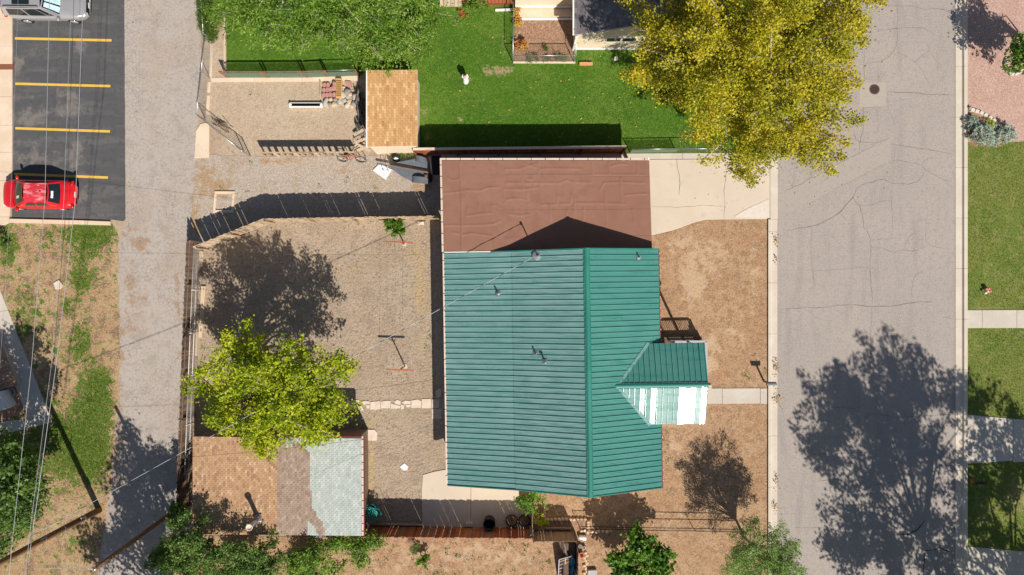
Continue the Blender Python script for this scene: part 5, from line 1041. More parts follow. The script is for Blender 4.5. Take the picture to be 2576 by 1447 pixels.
# ------------------------------------------------------------------ cars
def car(name, label, ctr, rz, L, Wd, suv, paint, roofpaint, seed=0):
    t = thing(name, label, 'car', ctr); M = Matrix.Translation(Vector(ctr)) @ Matrix.Rotation(rz, 4, 'Z'); T = lambda x, y, z: M @ Vector((x, y, z))
    hl, hw0 = L / 2, Wd / 2
    if suv: zt_x = [-1, -.97, -.9, -.5, .30, .40, .62, .86, .96, 1]; zt_z = [.62, .85, .96, 1.0, 1.02, 1.03, 1.0, .90, .80, .60]
    else: zt_x = [-1, -.97, -.86, -.62, -.3, .34, .56, .66, .86, .96, 1]; zt_z = [.58, .78, .88, .90, .88, .88, .87, .83, .72, .62, .50]
    xs = np.concatenate([np.linspace(-1, -.8, 9), np.linspace(-.75, .75, 22), np.linspace(.8, 1, 9)])
    rings = []
    for s in xs:
        e = max(0, (abs(s) - .62) / .38); hw = hw0 * (1 - .30 * e ** 2.6) * (1 if abs(s) < .999 else .93); zt = float(np.interp(s, zt_x, zt_z)); zb = min(zt - .02, (.92 if suv else .80))
        z0 = .24 if abs(s) < .9 else .24 + .12 * (abs(s) - .9) * 10
        half = [(0, z0), (hw * .8, z0), (hw * .965, z0 + .08), (hw * .995, .5 if zt > .6 else .42), (hw, zb - .16), (hw * .985, zb - .06), (hw * .94, zb), (hw * .84, zt - .005), (hw * .55, zt + .025), (0, zt + .04)]
        rings.append([(s * hl, -y, z) for y, z in half[::-1]] + [(s * hl, y, z) for y, z in half[1:]])
    n = len(rings[0]); m = MB(); m.add([T(*p) for r in rings for p in r], [(i * n + j, i * n + j + 1, (i + 1) * n + j + 1, (i + 1) * n + j) for i in range(len(rings) - 1) for j in range(n - 1)] + [tuple(range(n)), tuple(reversed(range((len(rings) - 1) * n, len(rings) * n)))])
    m.build('body', paint, t, True)
    zb = .95 if suv else .84; zr = 1.66 if suv else 1.42
    if suv: xbf, xrf, xrr, xbr, wr, wb = .42 * hl, .10 * hl, -.86 * hl, -.97 * hl, .66 * hw0, .93 * hw0
    else: xbf, xrf, xrr, xbr, wr, wb = .55 * hl, .15 * hl, -.45 * hl, -.68 * hl, .66 * hw0, .90 * hw0
    def quadf(A, B, C, D, bulge):      # A,B bottom (left,right) ; D,C top
        A, B, C, D = map(Vector, (A, B, C, D)); bulge = Vector(bulge)
        return lambda u, v: (A * (1 - u) + B * u) * (1 - v) + (D * (1 - u) + C * u) * v + bulge * ((1 - (2 * u - 1) ** 2) * .75 + .25 * (1 - (2 * v - 1) ** 2))
    WS = quadf((xbf, -wb, zb), (xbf, wb, zb), (xrf, wr, zr), (xrf, -wr, zr), (.14, 0, .02))
    RG = quadf((xbr, wb * .95, zb + (.10 if suv else .04)), (xbr, -wb * .95, zb + (.10 if suv else .04)), (xrr, -wr, zr - .03), (xrr, wr, zr - .03), (-.10, 0, .02))
    RF = quadf((xrf, -wr, zr), (xrf, wr, zr), (xrr, wr, zr - .03), (xrr, -wr, zr - .03), (0, 0, .055))
    SL = quadf((xbr, -wb * .95, zb + .02), (xbf, -wb, zb - .02), (xrf, -wr, zr), (xrr, -wr, zr - .03), (0, -.03, .0))
    SR = quadf((xbf, wb, zb - .02), (xbr, wb * .95, zb + .02), (xrr, wr, zr - .03), (xrf, wr, zr), (0, .03, .0))
    def patch(fn, name_, mt, u0=0., u1=1., v0=0., v1=1., off=0., par=t, sm=True, nu=8, nv=6):
        def g(u, v):
            U, V = u0 + (u1 - u0) * u, v0 + (v1 - v0) * v; p = fn(U, V); e = 1e-3
            nn = (fn(U + e, V) - p).cross(fn(U, V + e) - p); nn.normalize(); return T(*(p + nn * off))
        m = MB(); m.grid(g, nu, nv); return m.build(name_, mt, par, sm)
    m = MB()
    for fn in (WS, RG, SL, SR): m.grid(lambda u, v, fn=fn: T(*fn(u, v)), 8, 6)
    m.build('cabin', paint, t, True); patch(RF, 'roof', roofpaint)
    ws = patch(WS, 'windshield', 'glass_dark', .05, .95, .04, .95, .008); rg = patch(RG, 'rear_window', 'glass_dark', .07, .93, .10, .93, .008)
    for fn, fl in ((SL, 0), (SR, 1)):
        wins = [(.10, .46), (.49, .80), (.82, .93)] if suv else [(.16, .50), (.53, .84)]
        for a, b in wins:
            if fl: a, b = 1 - b, 1 - a
            patch(fn, 'side_window', 'glass_dark', a, b, .14, .88, .008, nu=4, nv=4)
    for sx in (-1, 1):
        for sy in (-1, 1):
            wx = (.60 if sx > 0 else -.58) * hl; wr_ = .345 if suv else .31; Mw = M.to_3x3() @ Matrix.Rotation(R(90), 3, 'X')
            m = MB(); m.lathe(T(wx, sy * (hw0 - .09), wr_), [(wr_ * .55, -.10), (wr_ * .92, -.11), (wr_, -.07), (wr_, .07), (wr_ * .92, .11), (wr_ * .55, .10)], 24, Mw); wo = m.build('wheel', 'rubber', t, True)
            m = MB(); m.lathe(T(wx, sy * (hw0 - .015 + .02), wr_), [(wr_ * .66, -.03), (wr_ * .66, .03), (wr_ * .2, .045)], 20, Mw); m.build('rim', 'silver_paint', wo, True)
    for sy in (-1, 1):
        m = MB(); m.rock(T(xbf - .12, sy * (hw0 + .09), zb + .06), (.16, .24, .16), 3, rz, .05); m.build('mirror', paint, t, True)
        m = MB(); zz = .74 if suv else .56; m.rock(T(hl * .92, sy * hw0 * .66, zz), (.22, .30, .12), 4, rz - sy * .5, .02); m.build('headlight', 'lamp_clear', t, True)
        m = MB(); m.rock(T(-hl * .955, sy * hw0 * .76, .86 if suv else .74), (.16, .36, .16), 5, rz + sy * .4, .02); m.build('tail_light', 'tail_red', t, True)
    m = MB(); m.box(T(-hl - .005, 0, .62 if suv else .60), (.02, .34, .17), rz); m.build('number_plate', 'plate_white', t)
    m = MB(); m.box(T(-hl * .99 + .01, 0, .80 if suv else .72), (.05, .10, .06), rz); m.build('badge', 'chrome', t)
    return t, M, patch, WS, RG, ws, rg, hl, hw0
p = W(94, 488.5, .75); t, M, patch, WS, RG, ws, rg, hl, hw0 = car('parked_car', 'red sedan with sun-faded roof parked in the striped lot', (p.x, p.y, .02), R(179.4), 4.42, 1.74, False, 'red_car_paint', 'red_faded')
patch(WS, 'windshield_sticker', 'sticker', .62, .74, .38, .72, .012, ws, nu=2, nv=2); patch(RG, 'rear_shelf_paper', 'sticker_white', .26, .60, .62, .78, .012, rg, nu=3, nv=2)
m = MB(); m.box(M @ Vector((-hl * .30, -.06, 1.49)), (.10, .06, .06), 0); m.build('antenna', 'red_car_paint', t)
m = MB(); m.grid(lambda u, v: M @ Vector((.56 * hl + .10 * (1 - (2 * u - 1) ** 2) + .05 * v, (u - .5) * 1.5, .882 + .004 * v)), 8, 1); m.build('cowl', 'black_plastic', t)
g0 = G(138, 22.5); t, M, patch, WS, RG, ws, rg, hl, hw0 = car('parked_suv', 'silver estate car with sunshade at the top left of the lot', (g0.x, g0.y, .02), R(-.6), 4.85, 1.86, True, 'silver_paint', 'silver_paint')
for a, b in ((.10, .30), (.36, .60), (.66, .90)): patch(WS, 'sunshade', 'sunshade', a, b, .12, .88, .013, ws, nu=3, nv=3)
for sy in (-1, 1):
    m = MB(); m.tube([M @ Vector((-.80 * hl, sy * .60 * hw0, 1.70)), M @ Vector((-.76 * hl, sy * .60 * hw0, 1.75)), M @ Vector((.02 * hl, sy * .60 * hw0, 1.76)), M @ Vector((.06 * hl, sy * .60 * hw0, 1.70))], .02, 6); m.build('roof_rail', 'dark_metal', t, True)
    m = MB(); m.rock(M @ Vector((.80 * hl, sy * (hw0 - .06), .72)), (.16, .05, .06), 2, 0, .02); m.build('side_marker', 'amber', t)
m = MB(); m.box(M @ Vector((hl - .03, 0, .62)), (.06, .95, .2), 0); m.build('grille', 'black_plastic', t)
m = MB(); m.box(M @ Vector((hl + .012, 0, .5)), (.02, .32, .15), 0); m.build('number_plate', 'plate_white', t)
m = MB(); m.grid(lambda u, v: M @ Vector((-.15 * hl - .42 * hl * v, (u - .5) * .9, 1.735 + .012 * math.sin(math.pi * u))), 4, 4); m.build('sunroof', 'glass_dark', t)

# ------------------------------------------------------------------ poles and wires
t = thing('utility_pole', 'tall brown wooden utility pole leaning out of the lower left corner', 'pole', W(250, 1283))
b = W(250, 1283); PT = b + Vector((-.05, .02, 11.2))
m = MB(); m.tube([b - Vector((0, 0, .05)), b.lerp(PT, .3), b.lerp(PT, .7), PT], [.19, .175, .15, .12], 14); m.build('shaft', 'pole_wood', t, True)
for f, r in ((.14, .195), (.30, .185), (.44, .175)): m = MB(); q = b.lerp(PT, f); m.tube([q, q + Vector((0, 0, .05))], r, 14); m.build('band', 'galv', t, True)
m = MB(); q = b.lerp(PT, .16); m.box(q + Vector((.10, .12, 0)), (.16, .1, .42), .6); m.build('tag_plate', 'grey_paint', t)
m = MB(); q = b.lerp(PT, .42); m.tube([q + Vector((.1, .1, -.5)), q + Vector((.32, .3, -.1)), q + Vector((.30, .28, .4)), q + Vector((.08, .1, .7))], .025, 8); m.build('cable_loop', 'wire_black', t, True)
m = MB(); m.bar(PT + Vector((-1.2, -.05, -.5)), PT + Vector((1.2, .05, -.5)), .10, .12); m.build('crossarm', 'pole_wood', t)
t = thing('guy_pole', 'thinner dark wooden pole rising from the bushes by the alley', 'pole', W(430, 1292))
b = W(430, 1292); q = W(238, 1432, 7.4); m = MB(); m.tube([b, b.lerp(q, .5), q], [.13, .115, .10], 12); m.build('shaft', 'pole_wood', t, True)
m = MB(); m.lathe(q, [(.10, -.05), (.11, 0), (.03, .06)], 12); m.build('pole_cap', 'galv', t, True); GP = q
def wire(label, pts, r, mt='wire_grey', sag=.0, name='overhead_wire', group=None):
    pts = [Vector(p) for p in pts]; Q = []
    for a, b in zip(pts[:-1], pts[1:]):
        for i in range(8): s = i / 8; Q.append(a.lerp(b, s) - Vector((0, 0, sag * 4 * s * (1 - s))))
    Q.append(pts[-1]); m = MB(); m.tube(Q, r, 5); return tag(m.build(name, mt, None, True), label, 'wire', group)
def ext(a, b, z): return [W(*a, z), W(*b, z)]
def line(label, P, z, r, mt='wire_grey', group=None): return wire(label, [W(x, y, z) for x, y in P], r, mt, 0, 'overhead_wire', group)
line('leftmost pale overhead wire crossing the parking lot', [(131, -400), (124, 20), (113, 500), (80, 912), (30, 1370), (18, 1500)], 9., .011)
line('thin overhead wire second from left over the parking lot', [(191, -400), (177, 60), (161, 500), (130, 912), (76, 1330), (58, 1500)], 9.2, .008)
line('thin dark overhead wire third from left over the lot', [(198, -400), (184, 60), (168, 500), (134, 912), (80, 1330), (62, 1500)], 9.2, .009, 'wire_black')
line('thickest pale overhead cable right-hand over the parking lot', [(226, -400), (208, 30), (190, 500), (142, 912), (82, 1340), (60, 1500)], 8.8, .014)
line('faint overhead wire at the far left of the lot', [(50, -400), (45, 20), (27, 500), (8, 800), (-40, 1500)], 9.5, .005)
a = PT + Vector((.2, .1, -3.0)); b = MAST + Vector((-.03, 0, 1.05))
SD = W(73, 1352, 8.0); Q = [SD.lerp(b, i / 80) - Vector((0, 0, .45 * 4 * (i / 80) * (1 - i / 80))) for i in range(81)]
t = thing('service_cable', 'long pale twisted service cable slanting across yard to the teal roof', 'wire', (0, -4, 0))
m = MB(); m.tube(Q, .012, 5); m.build('neutral_wire', 'wire_grey', t, True)
m = MB(); m.tube([p + Vector((0, .02 * math.cos(i * 1.9), .02 * math.sin(i * 1.9))) for i, p in enumerate(Q)], .011, 5); m.build('insulated_wire', 'wire_black', t, True)
wire('thin dark telephone wire running level across the back yard', [W(-200, 632, 6.0), W(1117, 642, 2.6)], .006, 'wire_black', .2)
wire('pale guy wire from thin pole towards lower left', [GP, W(70, 1428, 8.0)], .012)
wire('thin dark wire from thin pole over the garage roof', [GP, HL(UL + .2, 9.5, ZL - .3)], .007, 'wire_black', .3)
# ------------------------------------------------------------------ back yard things
def tpost(label, gx, gy):
    p = W(gx, gy); t = thing('clothes_post', label, 'clothes post', p, 'red clothes-line posts')
    m = MB(); m.tube([p, p + Vector((0, 0, 1.93))], .042, 10); m.build('post', 'red_paint_post', t, True)
    m = MB(); m.bar(p + Vector((-.82, .02, 1.95)), p + Vector((.82, -.02, 1.95)), .075, .07); m.build('crossbar', 'red_paint_post', t)
    for s in (-1, 1): m = MB(); m.bar(p + Vector((0, 0, 1.6)), p + Vector((.3 * s, 0, 1.93)), .03, .03); m.build('brace', 'red_paint_post', t)
    m = MB(); m.lathe(p, [(.16, 0), (.15, .06), (.05, .07)], 12); m.build('footing', 'concrete_grey', t)
    for s in (-.7, -.25, .25, .7): m = MB(); m.tube([p + Vector((s, 0, 1.98)), p + Vector((s, 0, 2.03))], .012, 6); m.build('hook', 'galv', t)
    return p
p1 = tpost('red T-shaped clothes post near the weathered fence', 1017, 614); p2 = tpost('red T-shaped clothes post in the middle of the yard', 1019, 921)
for i, s in enumerate((-.7, -.25, .25, .7)):
    wire(ORD[i] + ' clothes line from the left between the two red posts', [p1 + Vector((s, 0, 2.0)), p2 + Vector((s, 0, 2.0))], .004, 'wire_grey', .10, 'clothes_line', 'clothes lines')
CS = lambda x, y: (858.7 + .334 * x, 963.5 + .334 * y)
st_ = thing('stepping_stone_path', 'row of pale broken stepping stones across the back yard', 'path', W(1000, 1018))
for a in [[(0, 135), (58, 135), (58, 205), (0, 205)], [(61, 135), (95, 135), (95, 203), (61, 203)], [(98, 127), (135, 127), (133, 200), (100, 202)], [(138, 145), (172, 205), (140, 207)], [(155, 140), (180, 133), (215, 138), (212, 160), (168, 163)], [(180, 166), (213, 164), (213, 186), (196, 192)], [(219, 142), (293, 135), (294, 196), (217, 200)], [(297, 140), (340, 132), (371, 133), (369, 188), (297, 190)],
          [(372, 152), (400, 160), (446, 172), (443, 190), (372, 193)], [(402, 138), (420, 125), (447, 134), (446, 167), (405, 156)], [(450, 148), (480, 130), (523, 135), (522, 158), (476, 160)], [(450, 160), (474, 163), (470, 195), (450, 195)], [(486, 163), (523, 161), (520, 182), (490, 182)], [(528, 130), (575, 122), (602, 134), (602, 186), (527, 188)], [(606, 120), (677, 117), (678, 190), (606, 188)], [(682, 122), (738, 122), (738, 188), (682, 190)], [(681, 195), (755, 195), (755, 268), (681, 268)], [(712, 60), (735, 40), (752, 45), (750, 95), (730, 115), (710, 105)]]:
    slab('stone', [CS(*q) for q in a], 0, .055, 'flagstone', st_, .01)
o = MB(); o.prism([G(*CS(*q)) for q in [(190, 350), (252, 350), (270, 372), (268, 432), (192, 431)]], 0.017, .08, .012); tag(o.build('paving_slab', 'flagstone'), 'square pale paving slab beside the garage', 'slab')
o = MB(); o.prism([G(*CS(*q)) for q in [(440, 630), (475, 602), (507, 628), (494, 656), (468, 658)]], 0.017, .06, .01); tag(o.build('home_plate', 'white_panel'), 'white five-sided plate lying on the bare yard', 'plate')
o = MB(); o.prism([G(*p) for p in [(1051, 558), (1067, 558), (1068, 566), (1050, 565)]], .017, .12, .01); tag(o.build('stone_block', 'flagstone'), 'white block by the fence near the carport corner', 'block')
t = thing('raised_bed_curb', 'square concrete kerb set in the gravel drive', 'kerb', W(565, 508))
for a in ([(541, 482), (592, 482), (592, 488), (541, 488)], [(538, 529), (589, 529), (589, 535), (538, 535)], [(541, 488.4), (546, 488.4), (543, 528.6), (538, 528.6)], [(586, 488.4), (592, 488.4), (589, 528.6), (583, 528.6)]): slab('beam', a, 0, .10, 'concrete_warm', t)
# timbers and blocks inside the alley fence
def pxy(x, y): return (429.4 + .2493 * x, 583.9 + .2493 * y)
for a, mt, lb in (([(320, 545), (362, 545), (325, 1060), (288, 1062)], 'plank_pale', 'longest pale timber inside the alley fence'), ([(245, 985), (285, 985), (275, 1250), (236, 1250)], 'plank_pale', 'lower pale timber inside the alley fence'), ([(232, 1255), (278, 1255), (276, 1405), (230, 1408)], 'brown_wood2', 'brown timber end inside the alley fence'), ([(262, 190), (335, 195), (335, 290), (262, 292)], 'plank_pale', 'short wide pale board in the fence corner')):
    o = MB(); o.prism([G(*pxy(*q)) for q in a], .017, .15, .012); tag(o.build('timber', mt), lb, 'timber')
for q, lb in (((285, 445), 'grey hollow block half in tree shade inside the fence'),):
    p = W(*pxy(*q)); t = thing('hollow_block', lb, 'block', p)
    m = MB()
    for a in ((-.09, 0, .02, .38), (.09, 0, .02, .38), (0, -.18, .2, .03), (0, 0, .2, .03), (0, .18, .2, .03)): m.box((p.x + a[0], p.y + a[1], .12), (a[2] if a[2] > .1 else .03, a[3], .2))
    m.build('shell', 'concrete_grey', t)
p = W(941, 1279); t = thing('garden_hose', 'tangled teal garden hose heaped on a stand beside the garage', 'hose', p)
m = MB(); m.lathe(p, [(.20, 0), (.22, .05), (.10, .08), (.10, .62), (.24, .66), (.24, .7)], 14); m.build('stand', 'black_plastic', t)
rs = random.Random(4); pts = []
for i in range(420):
    a = i * .17; k = i / 420; rr = .26 + .16 * math.sin(i * .031) + .05 * math.sin(i * .23); ox, oy = .14 * math.sin(i * .045), .10 * math.cos(i * .057)
    pts.append(p + Vector((ox + rr * math.cos(a), oy + rr * math.sin(a), .72 + .20 * abs(math.sin(i * .013)) + .02 * math.sin(i * .4))))
m = MB(); m.tube(pts, .017, 6); m.build('coil', 'hose_teal', t, True)
m = MB(); m.tube([p + Vector((-.4, .3, .5)) + Vector((.18 * math.cos(i * .35) - .004 * i, .18 * math.sin(i * .35) - .006 * i, .2 + .1 * math.sin(i * .2))) for i in range(60)], .012, 6); m.build('loose_coil', 'hose_teal', t, True)
m = MB(); m.tube([p + Vector((.22, .32, .7)), p + Vector((.35, .62, .72)), p + Vector((.62, .68, .6)), p + Vector((.70, .45, .3)), p + Vector((.85, .55, .5)), p + Vector((1.02, .42, .4)), p + Vector((.95, .22, .03))], .011, 6); m.build('hose_end', 'hose_dark', t, True)
p = W(1232, 1307); t = thing('barrel', 'black open plastic barrel on the shaded rear patio', 'barrel', p + Vector((0, 0, .06)))
m = MB(); m.lathe(p, [(.28, .06), (.33, .2), (.35, .45), (.33, .75), (.34, .86), (.37, .88), (.37, .92), (.31, .92), (.29, .5), (.25, .12)], 24); m.build('drum', 'black_plastic', t, True)
for x, lb in ((1287, 'round low planter of dead stems beside the black barrel'), (1319, 'round low planter of dead stems nearest the patio gate fence')):
    p = W(x, 1306); t = thing('planter', lb, 'planter', p + Vector((0, 0, .06)), 'round planters on the rear patio')
    m = MB(); m.lathe(p, [(.30, .06), (.36, .26), (.38, .28), (.34, .28), (.32, .22)], 24); m.build('pot', 'black_plastic', t, True)
    m = MB(); m.lathe(p, [(.32, .2), (.31, .25)], 20); m.build('soil', 'mulch', t)
    m = MB(); 
    for i in range(26):
        a, r_ = rs.uniform(0, 6.28), rs.uniform(0, .3); q = p + Vector((r_ * math.cos(a), r_ * math.sin(a), .24)); m.tube([q, q + Vector((rs.uniform(-.12, .12), rs.uniform(-.12, .12), rs.uniform(.05, .2)))], .008, 4)
    m.build('dead_stems', 'firewood', t)
m = MB(); a, b = W(939, 1317.5), W(1062, 1319.5); m.tube([a + Vector((0, 0, .11)), a.lerp(b, .3) + Vector((0, .02, .12)), a.lerp(b, .7) + Vector((0, .01, .11)), b + Vector((0, 0, .10))], [.07, .095, .09, .08], 9); tag(m.build('log', 'old_wood0', None, True), 'weathered grey log lying along the patio fence', 'log')
m = MB(); m.box(W(1180, 1319.5, .16), (.40, .19, .2)); tag(m.build('concrete_block', 'concrete_grey'), 'grey concrete block at the foot of the patio fence', 'block')
m = MB(); p = W(912, 1090); m.lathe(p, [(.14, .017), (.16, .5), (.17, .55), (.13, .55), (.12, .1)], 14); tag(m.build('bucket', 'blue_plastic', None, True), 'blue bucket at the garage corner under the yard tree', 'bucket')
# block-edged bed by the gate
for i in range(7): p = W(1369.5 + (2 if i > 5 else 0), 1262 + i * 7.1); m = MB(); m.rock((p.x, p.y, .09), (.17, .20, .2), i, rs.uniform(-.2, .2), .1); tag(m.build('edging_block', 'edging_block', None, True), ORD[i] + ' tan block from the top in the left run of bed edging', 'block', 'left run of edging blocks')
for i in range(11): p = W(1378 + i * 9.3, 1305.5 + (1 if i < 2 else 0)); m = MB(); m.rock((p.x, p.y, .09), (.21, .19, .2), i + 9, rs.uniform(-.2, .2), .1); tag(m.build('edging_block', 'edging_block', None, True), ORD[i] + ' tan block from the left in the long run of bed edging', 'block', 'long run of edging blocks')
for i in range(3): p = W(1479, 1311 + i * 7.2); m = MB(); m.rock((p.x, p.y, .09), (.2, .2, .2), i + 30, rs.uniform(-.2, .2), .1); tag(m.build('edging_block', 'edging_block', None, True), ORD[i] + ' tan block from the top in the right run of bed edging', 'block', 'right run of edging blocks')
sheet('planting_bed', [(1373, 1309), (1474, 1309), (1474, 1328), (1345, 1328), (1345, 1262), (1366, 1258)], .024, 'mulch')
p = W(1465, 1350); t = thing('flower_pot', 'white pot with red rim lying beside the gate', 'pot', p)
Mr = Matrix.Rotation(R(-12), 3, 'Z') @ Matrix.Rotation(R(90), 3, 'Y'); m = MB(); m.lathe(p + Vector((0, 0, .17)), [(.10, -.24), (.13, -.2), (.165, .2), (.15, .22), (.11, .1)], 16, Mr); m.build('body', 'white_paint', t, True)
m = MB(); m.lathe(p + Vector((.22, -.05, .17)), [(.13, -.02), (.15, .0), (.05, .01)], 16, Mr); m.build('inside', 'terracotta', t)
for i, (x, y, lb) in enumerate(((1459, 1372, 'left grey hollow block below the white pot'), (1468, 1376, 'right grey hollow block below the white pot'))):
    p = W(x, y); m = MB()
    for a in ((-.085, 0, .03, .2), (.0, 0, .03, .2), (.085, 0, .03, .2), (0, -.085, .2, .03), (0, .085, .2, .03)): m.box((p.x + a[0], p.y + a[1], .12), (a[2], a[3], .2))
    tag(m.build('hollow_block', 'concrete_grey'), lb, 'block')
p = W(1462, 1392); m = MB(); m.lathe(p, [(.12, .015), (.16, .3), (.18, .32), (.18, .36), (.13, .36), (.11, .12)], 16); tag(m.build('clay_pot', 'terracotta', None, True), 'round pink clay pot below the hollow blocks', 'pot')
for i in range(11):
    p = W(1473 + 3.5 * math.sin(i * 2.1), 1390 + i * 6.4); m = MB(); m.rock((p.x, p.y, .05), (.22, .18, .12), i + 50, i * .7, .2); tag(m.build('border_stone', 'edging_block', None, True), ORD[i] + ' tan stone from the top in the ragged border below the clay pot', 'stone', 'ragged border of tan stones')
for i in range(9):
    p = W(1462 + i * 9 + rs.uniform(-2, 2), 1336 + rs.uniform(-2.5, 2.5)); m = MB(); m.rock((p.x, p.y, .05), (.2, .16, .12), i + 70, i, .2); tag(m.build('border_stone', ('edging_block', 'flagstone')[i % 2], None, True), ORD[i] + ' tan stone from the gate in the row running east', 'stone', 'stones east of the gate')
m = MB(); m.box(W(1490, 1440, .12), (.55, .3, .22), .05); tag(m.build('metal_box', 'grey_paint'), 'small grey metal box at the bottom edge right of the fence', 'box')
# stack with old sash and tarps, inside the dark fence
t = thing('old_sash', 'old barred window sash leaning on the stack by the dark fence', 'window sash', W(1420, 1420))
o_ = W(1405, 1440, .3); ux = (W(1434, 1432, .5) - o_).normalized(); uy = (W(1407, 1398, .85) - o_).normalized(); uz = ux.cross(uy).normalized()
m = MB(); q = lambda a, b, c=0.: o_ + ux * a + uy * b + uz * c
m.add([q(0, -.6), q(.85, -.6), q(.85, 1.05), q(0, 1.05)], [(0, 1, 2, 3)]); m.build('pane', 'blue_black_panel', t)
for a, b in (((0, -.6), (0, 1.05)), ((.85, -.6), (.85, 1.05)), ((.42, -.6), (.42, 1.05)), ((0, 1.05), (.85, 1.05)), ((0, .3), (.85, .3))): m = MB(); m.bar(q(*a, .02), q(*b, .02), .05, .04); m.build('bar', 'grey_paint', t)
for i in range(6): m = MB(); m.bar(q(.04, -.5 + i * .27, -.02 + .03), q(.82, -.42 + i * .27, .03 - .02), .05, .02); m.build('slat', 'slat_orange', t)
def cloth(name, label, P, mt, amp=.06, seed=1):
    A, B, C_, D = [Vector(p) for p in P]; m = MB()
    def fn(u, v): 
        p = (A * (1 - u) + B * u) * (1 - v) + (D * (1 - u) + C_ * u) * v; return p + Vector((0, 0, amp * mnoise.noise(Vector((u * 4, v * 4, seed))) + amp * .6 * math.sin(u * 9 + v * 5)))
    m.grid(fn, 14, 14); return tag(m.build(name, mt, None, True), label, 'tarp')
cloth('tarp', 'brown plastic tarp draped over the stack by the dark fence', [W(1404, 1364, .2), W(1418, 1362, .9), W(1432, 1410, .95), W(1426, 1412, .75)], 'tarp_brown')
cloth('tarp', 'blue-teal tarp bunched beside the old sash', [W(1434, 1404, .8), W(1448, 1404, .75), W(1449, 1432, .7), W(1437, 1447, .75)], 'tarp_teal', .1, 4)
t = thing('wood_stack', 'stack of brown boards under the tarps by the dark fence', 'stack', W(1428, 1410))
for i in range(5): m = MB(); m.box(W(1428 + i, 1412, .1 + i * .13), (.7, 2.2, .12), .08 * (i % 2)); m.build('board', BW[i % 3], t)
# ------------------------------------------------------------------ gravel drive: trailer, bicycle, frame
def tv(x, y): return (833 + .1133 * x, 360.7 + .1133 * y)
tz = .50
t = thing('utility_trailer', 'grey flat trailer with pointed nose and fender humps beside the carport', 'trailer', W(1040, 430))
deck = [tv(*q) for q in [(1290, 450), (1500, 412), (1860, 345), (2060, 335), (2150, 400), (2170, 600), (2195, 830), (2030, 890), (1790, 848), (1550, 720), (1330, 560)]]
m = MB(); m.prism([W(x, y, tz)[:2] for x, y in deck], tz - .06, tz, .01); m.build('deck', 'grey_deck', t)
for a, w in (([(1870, 330), (2120, 400)], .34), ([(1795, 800), (2180, 845)], .36)):
    p, q = W(*tv(*a[0]), tz), W(*tv(*a[1]), tz); m = MB()
    def fn(u, v): c = p.lerp(q, u); return c + Vector((0, (v - .5) * w, .30 * math.sin(math.pi * min(1, max(0, u))) ** .6))
    m.grid(fn, 14, 2); m.grid(lambda u, v: fn(u, 0) * (1 - v) + Vector((fn(u, 0).x, fn(u, 0).y, tz - .04)) * v, 14, 1); m.grid(lambda u, v: fn(u, 1) * (1 - v) + Vector((fn(u, 1).x, fn(u, 1).y, tz - .04)) * v, 14, 1); m.build('fender', 'grey_deck', t)
    c = p.lerp(q, .5); m = MB(); m.torus((c.x, c.y, .27), .19, .08, Matrix.Rotation(R(90), 3, 'X')); m.build('wheel', 'rubber', t, True)
p, q = W(*tv(1310, 480), tz + .1), W(*tv(2170, 640), tz + .1); m = MB(); m.bar(p, q, .16, .14); m.build('centre_beam', 'brown_wood0', t)
m = MB(); m.bar(p + Vector((0, .02, .08)), q + Vector((0, .02, .08)), .05, .05); m.build('channel', 'dark_metal', t)
m = MB(); c = W(*tv(2110, 720), tz + .08); m.box(c, (.18, .14, .16)); m.lathe(c + Vector((0, -.02, .1)), [(.09, -.05), (.1, .0), (.04, .04)], 12); m.build('winch', 'rust_metal', t)
m = MB(); c = W(*tv(2205, 770), .3); m.torus(c, .2, .09, Matrix.Rotation(R(90), 3, 'Y')); m.build('spare_wheel', 'rubber', t, True)
m = MB(); m.bar(W(*tv(1330, 520), tz - .1), W(*tv(1020, 440), .32), .09, .09); m.build('drawbar', 'grey_deck', t)
m = MB(); m.tube([W(*tv(2190, 290), .7), W(*tv(2240, 690), .35)], .04, 8); m.tube([W(*tv(2240, 690), .35), W(*tv(2235, 700), .02)], .03, 8); tag(m.build('pipe', 'pipe_white', None, True), 'white pipe propped behind the trailer tail', 'pipe')
p = W(*tv(1460, 350)); t = thing('spare_tyre', 'upright tyre with pale rim beside the trailer nose', 'tyre', (p.x, p.y, .02)); Mt = Matrix.Rotation(R(62), 3, 'X')
m = MB(); m.torus((p.x, p.y, .27), .20, .08, Mt); m.build('tyre', 'rubber', t, True); m = MB(); m.lathe((p.x, p.y, .27), [(.15, -.04), (.15, .04), (.04, .05)], 16, Mt); m.build('rim', 'plate_white', t, True)
m = MB(); p = W(*tv(1410, 222)); m.lathe((p.x, p.y + .02, .3), [(.27, -.02), (.28, .01), (.1, .03)], 20, Matrix.Rotation(R(75), 3, 'X')); tag(m.build('round_lid', 'brown_wood0', None, True), 'round brown lid leaning against the shed wall', 'lid')
m = MB(); m.prism([W(*tv(*q), .1)[:2] for q in [(920, 600), (1050, 470), (1130, 478), (1345, 580), (1205, 805)]], .014, .10, .01); tag(m.build('white_board', 'white_panel'), 'white board lying on the gravel at the trailer nose', 'board')
t = thing('metal_stool', 'square tubular metal stool frame on the white board', 'stool', W(*tv(1215, 470)) + Vector((0, 0, .1)))
cs = [W(*tv(*q), .62) for q in [(1165, 350), (1280, 365), (1245, 580), (1130, 565)]]
for i in range(4):
    a, b = cs[i], cs[(i + 1) % 4]; m = MB(); m.tube([a, b], .016, 6); m.build('rail', 'galv', t, True)
    m = MB(); m.tube([a, Vector((a.x, a.y + (.02 if i < 2 else -.02), .10))], .014, 6); m.build('leg', 'galv', t, True)
p = W(888, 408); t = thing('bicycle', 'red bicycle lying against the low board fence', 'bicycle', p)
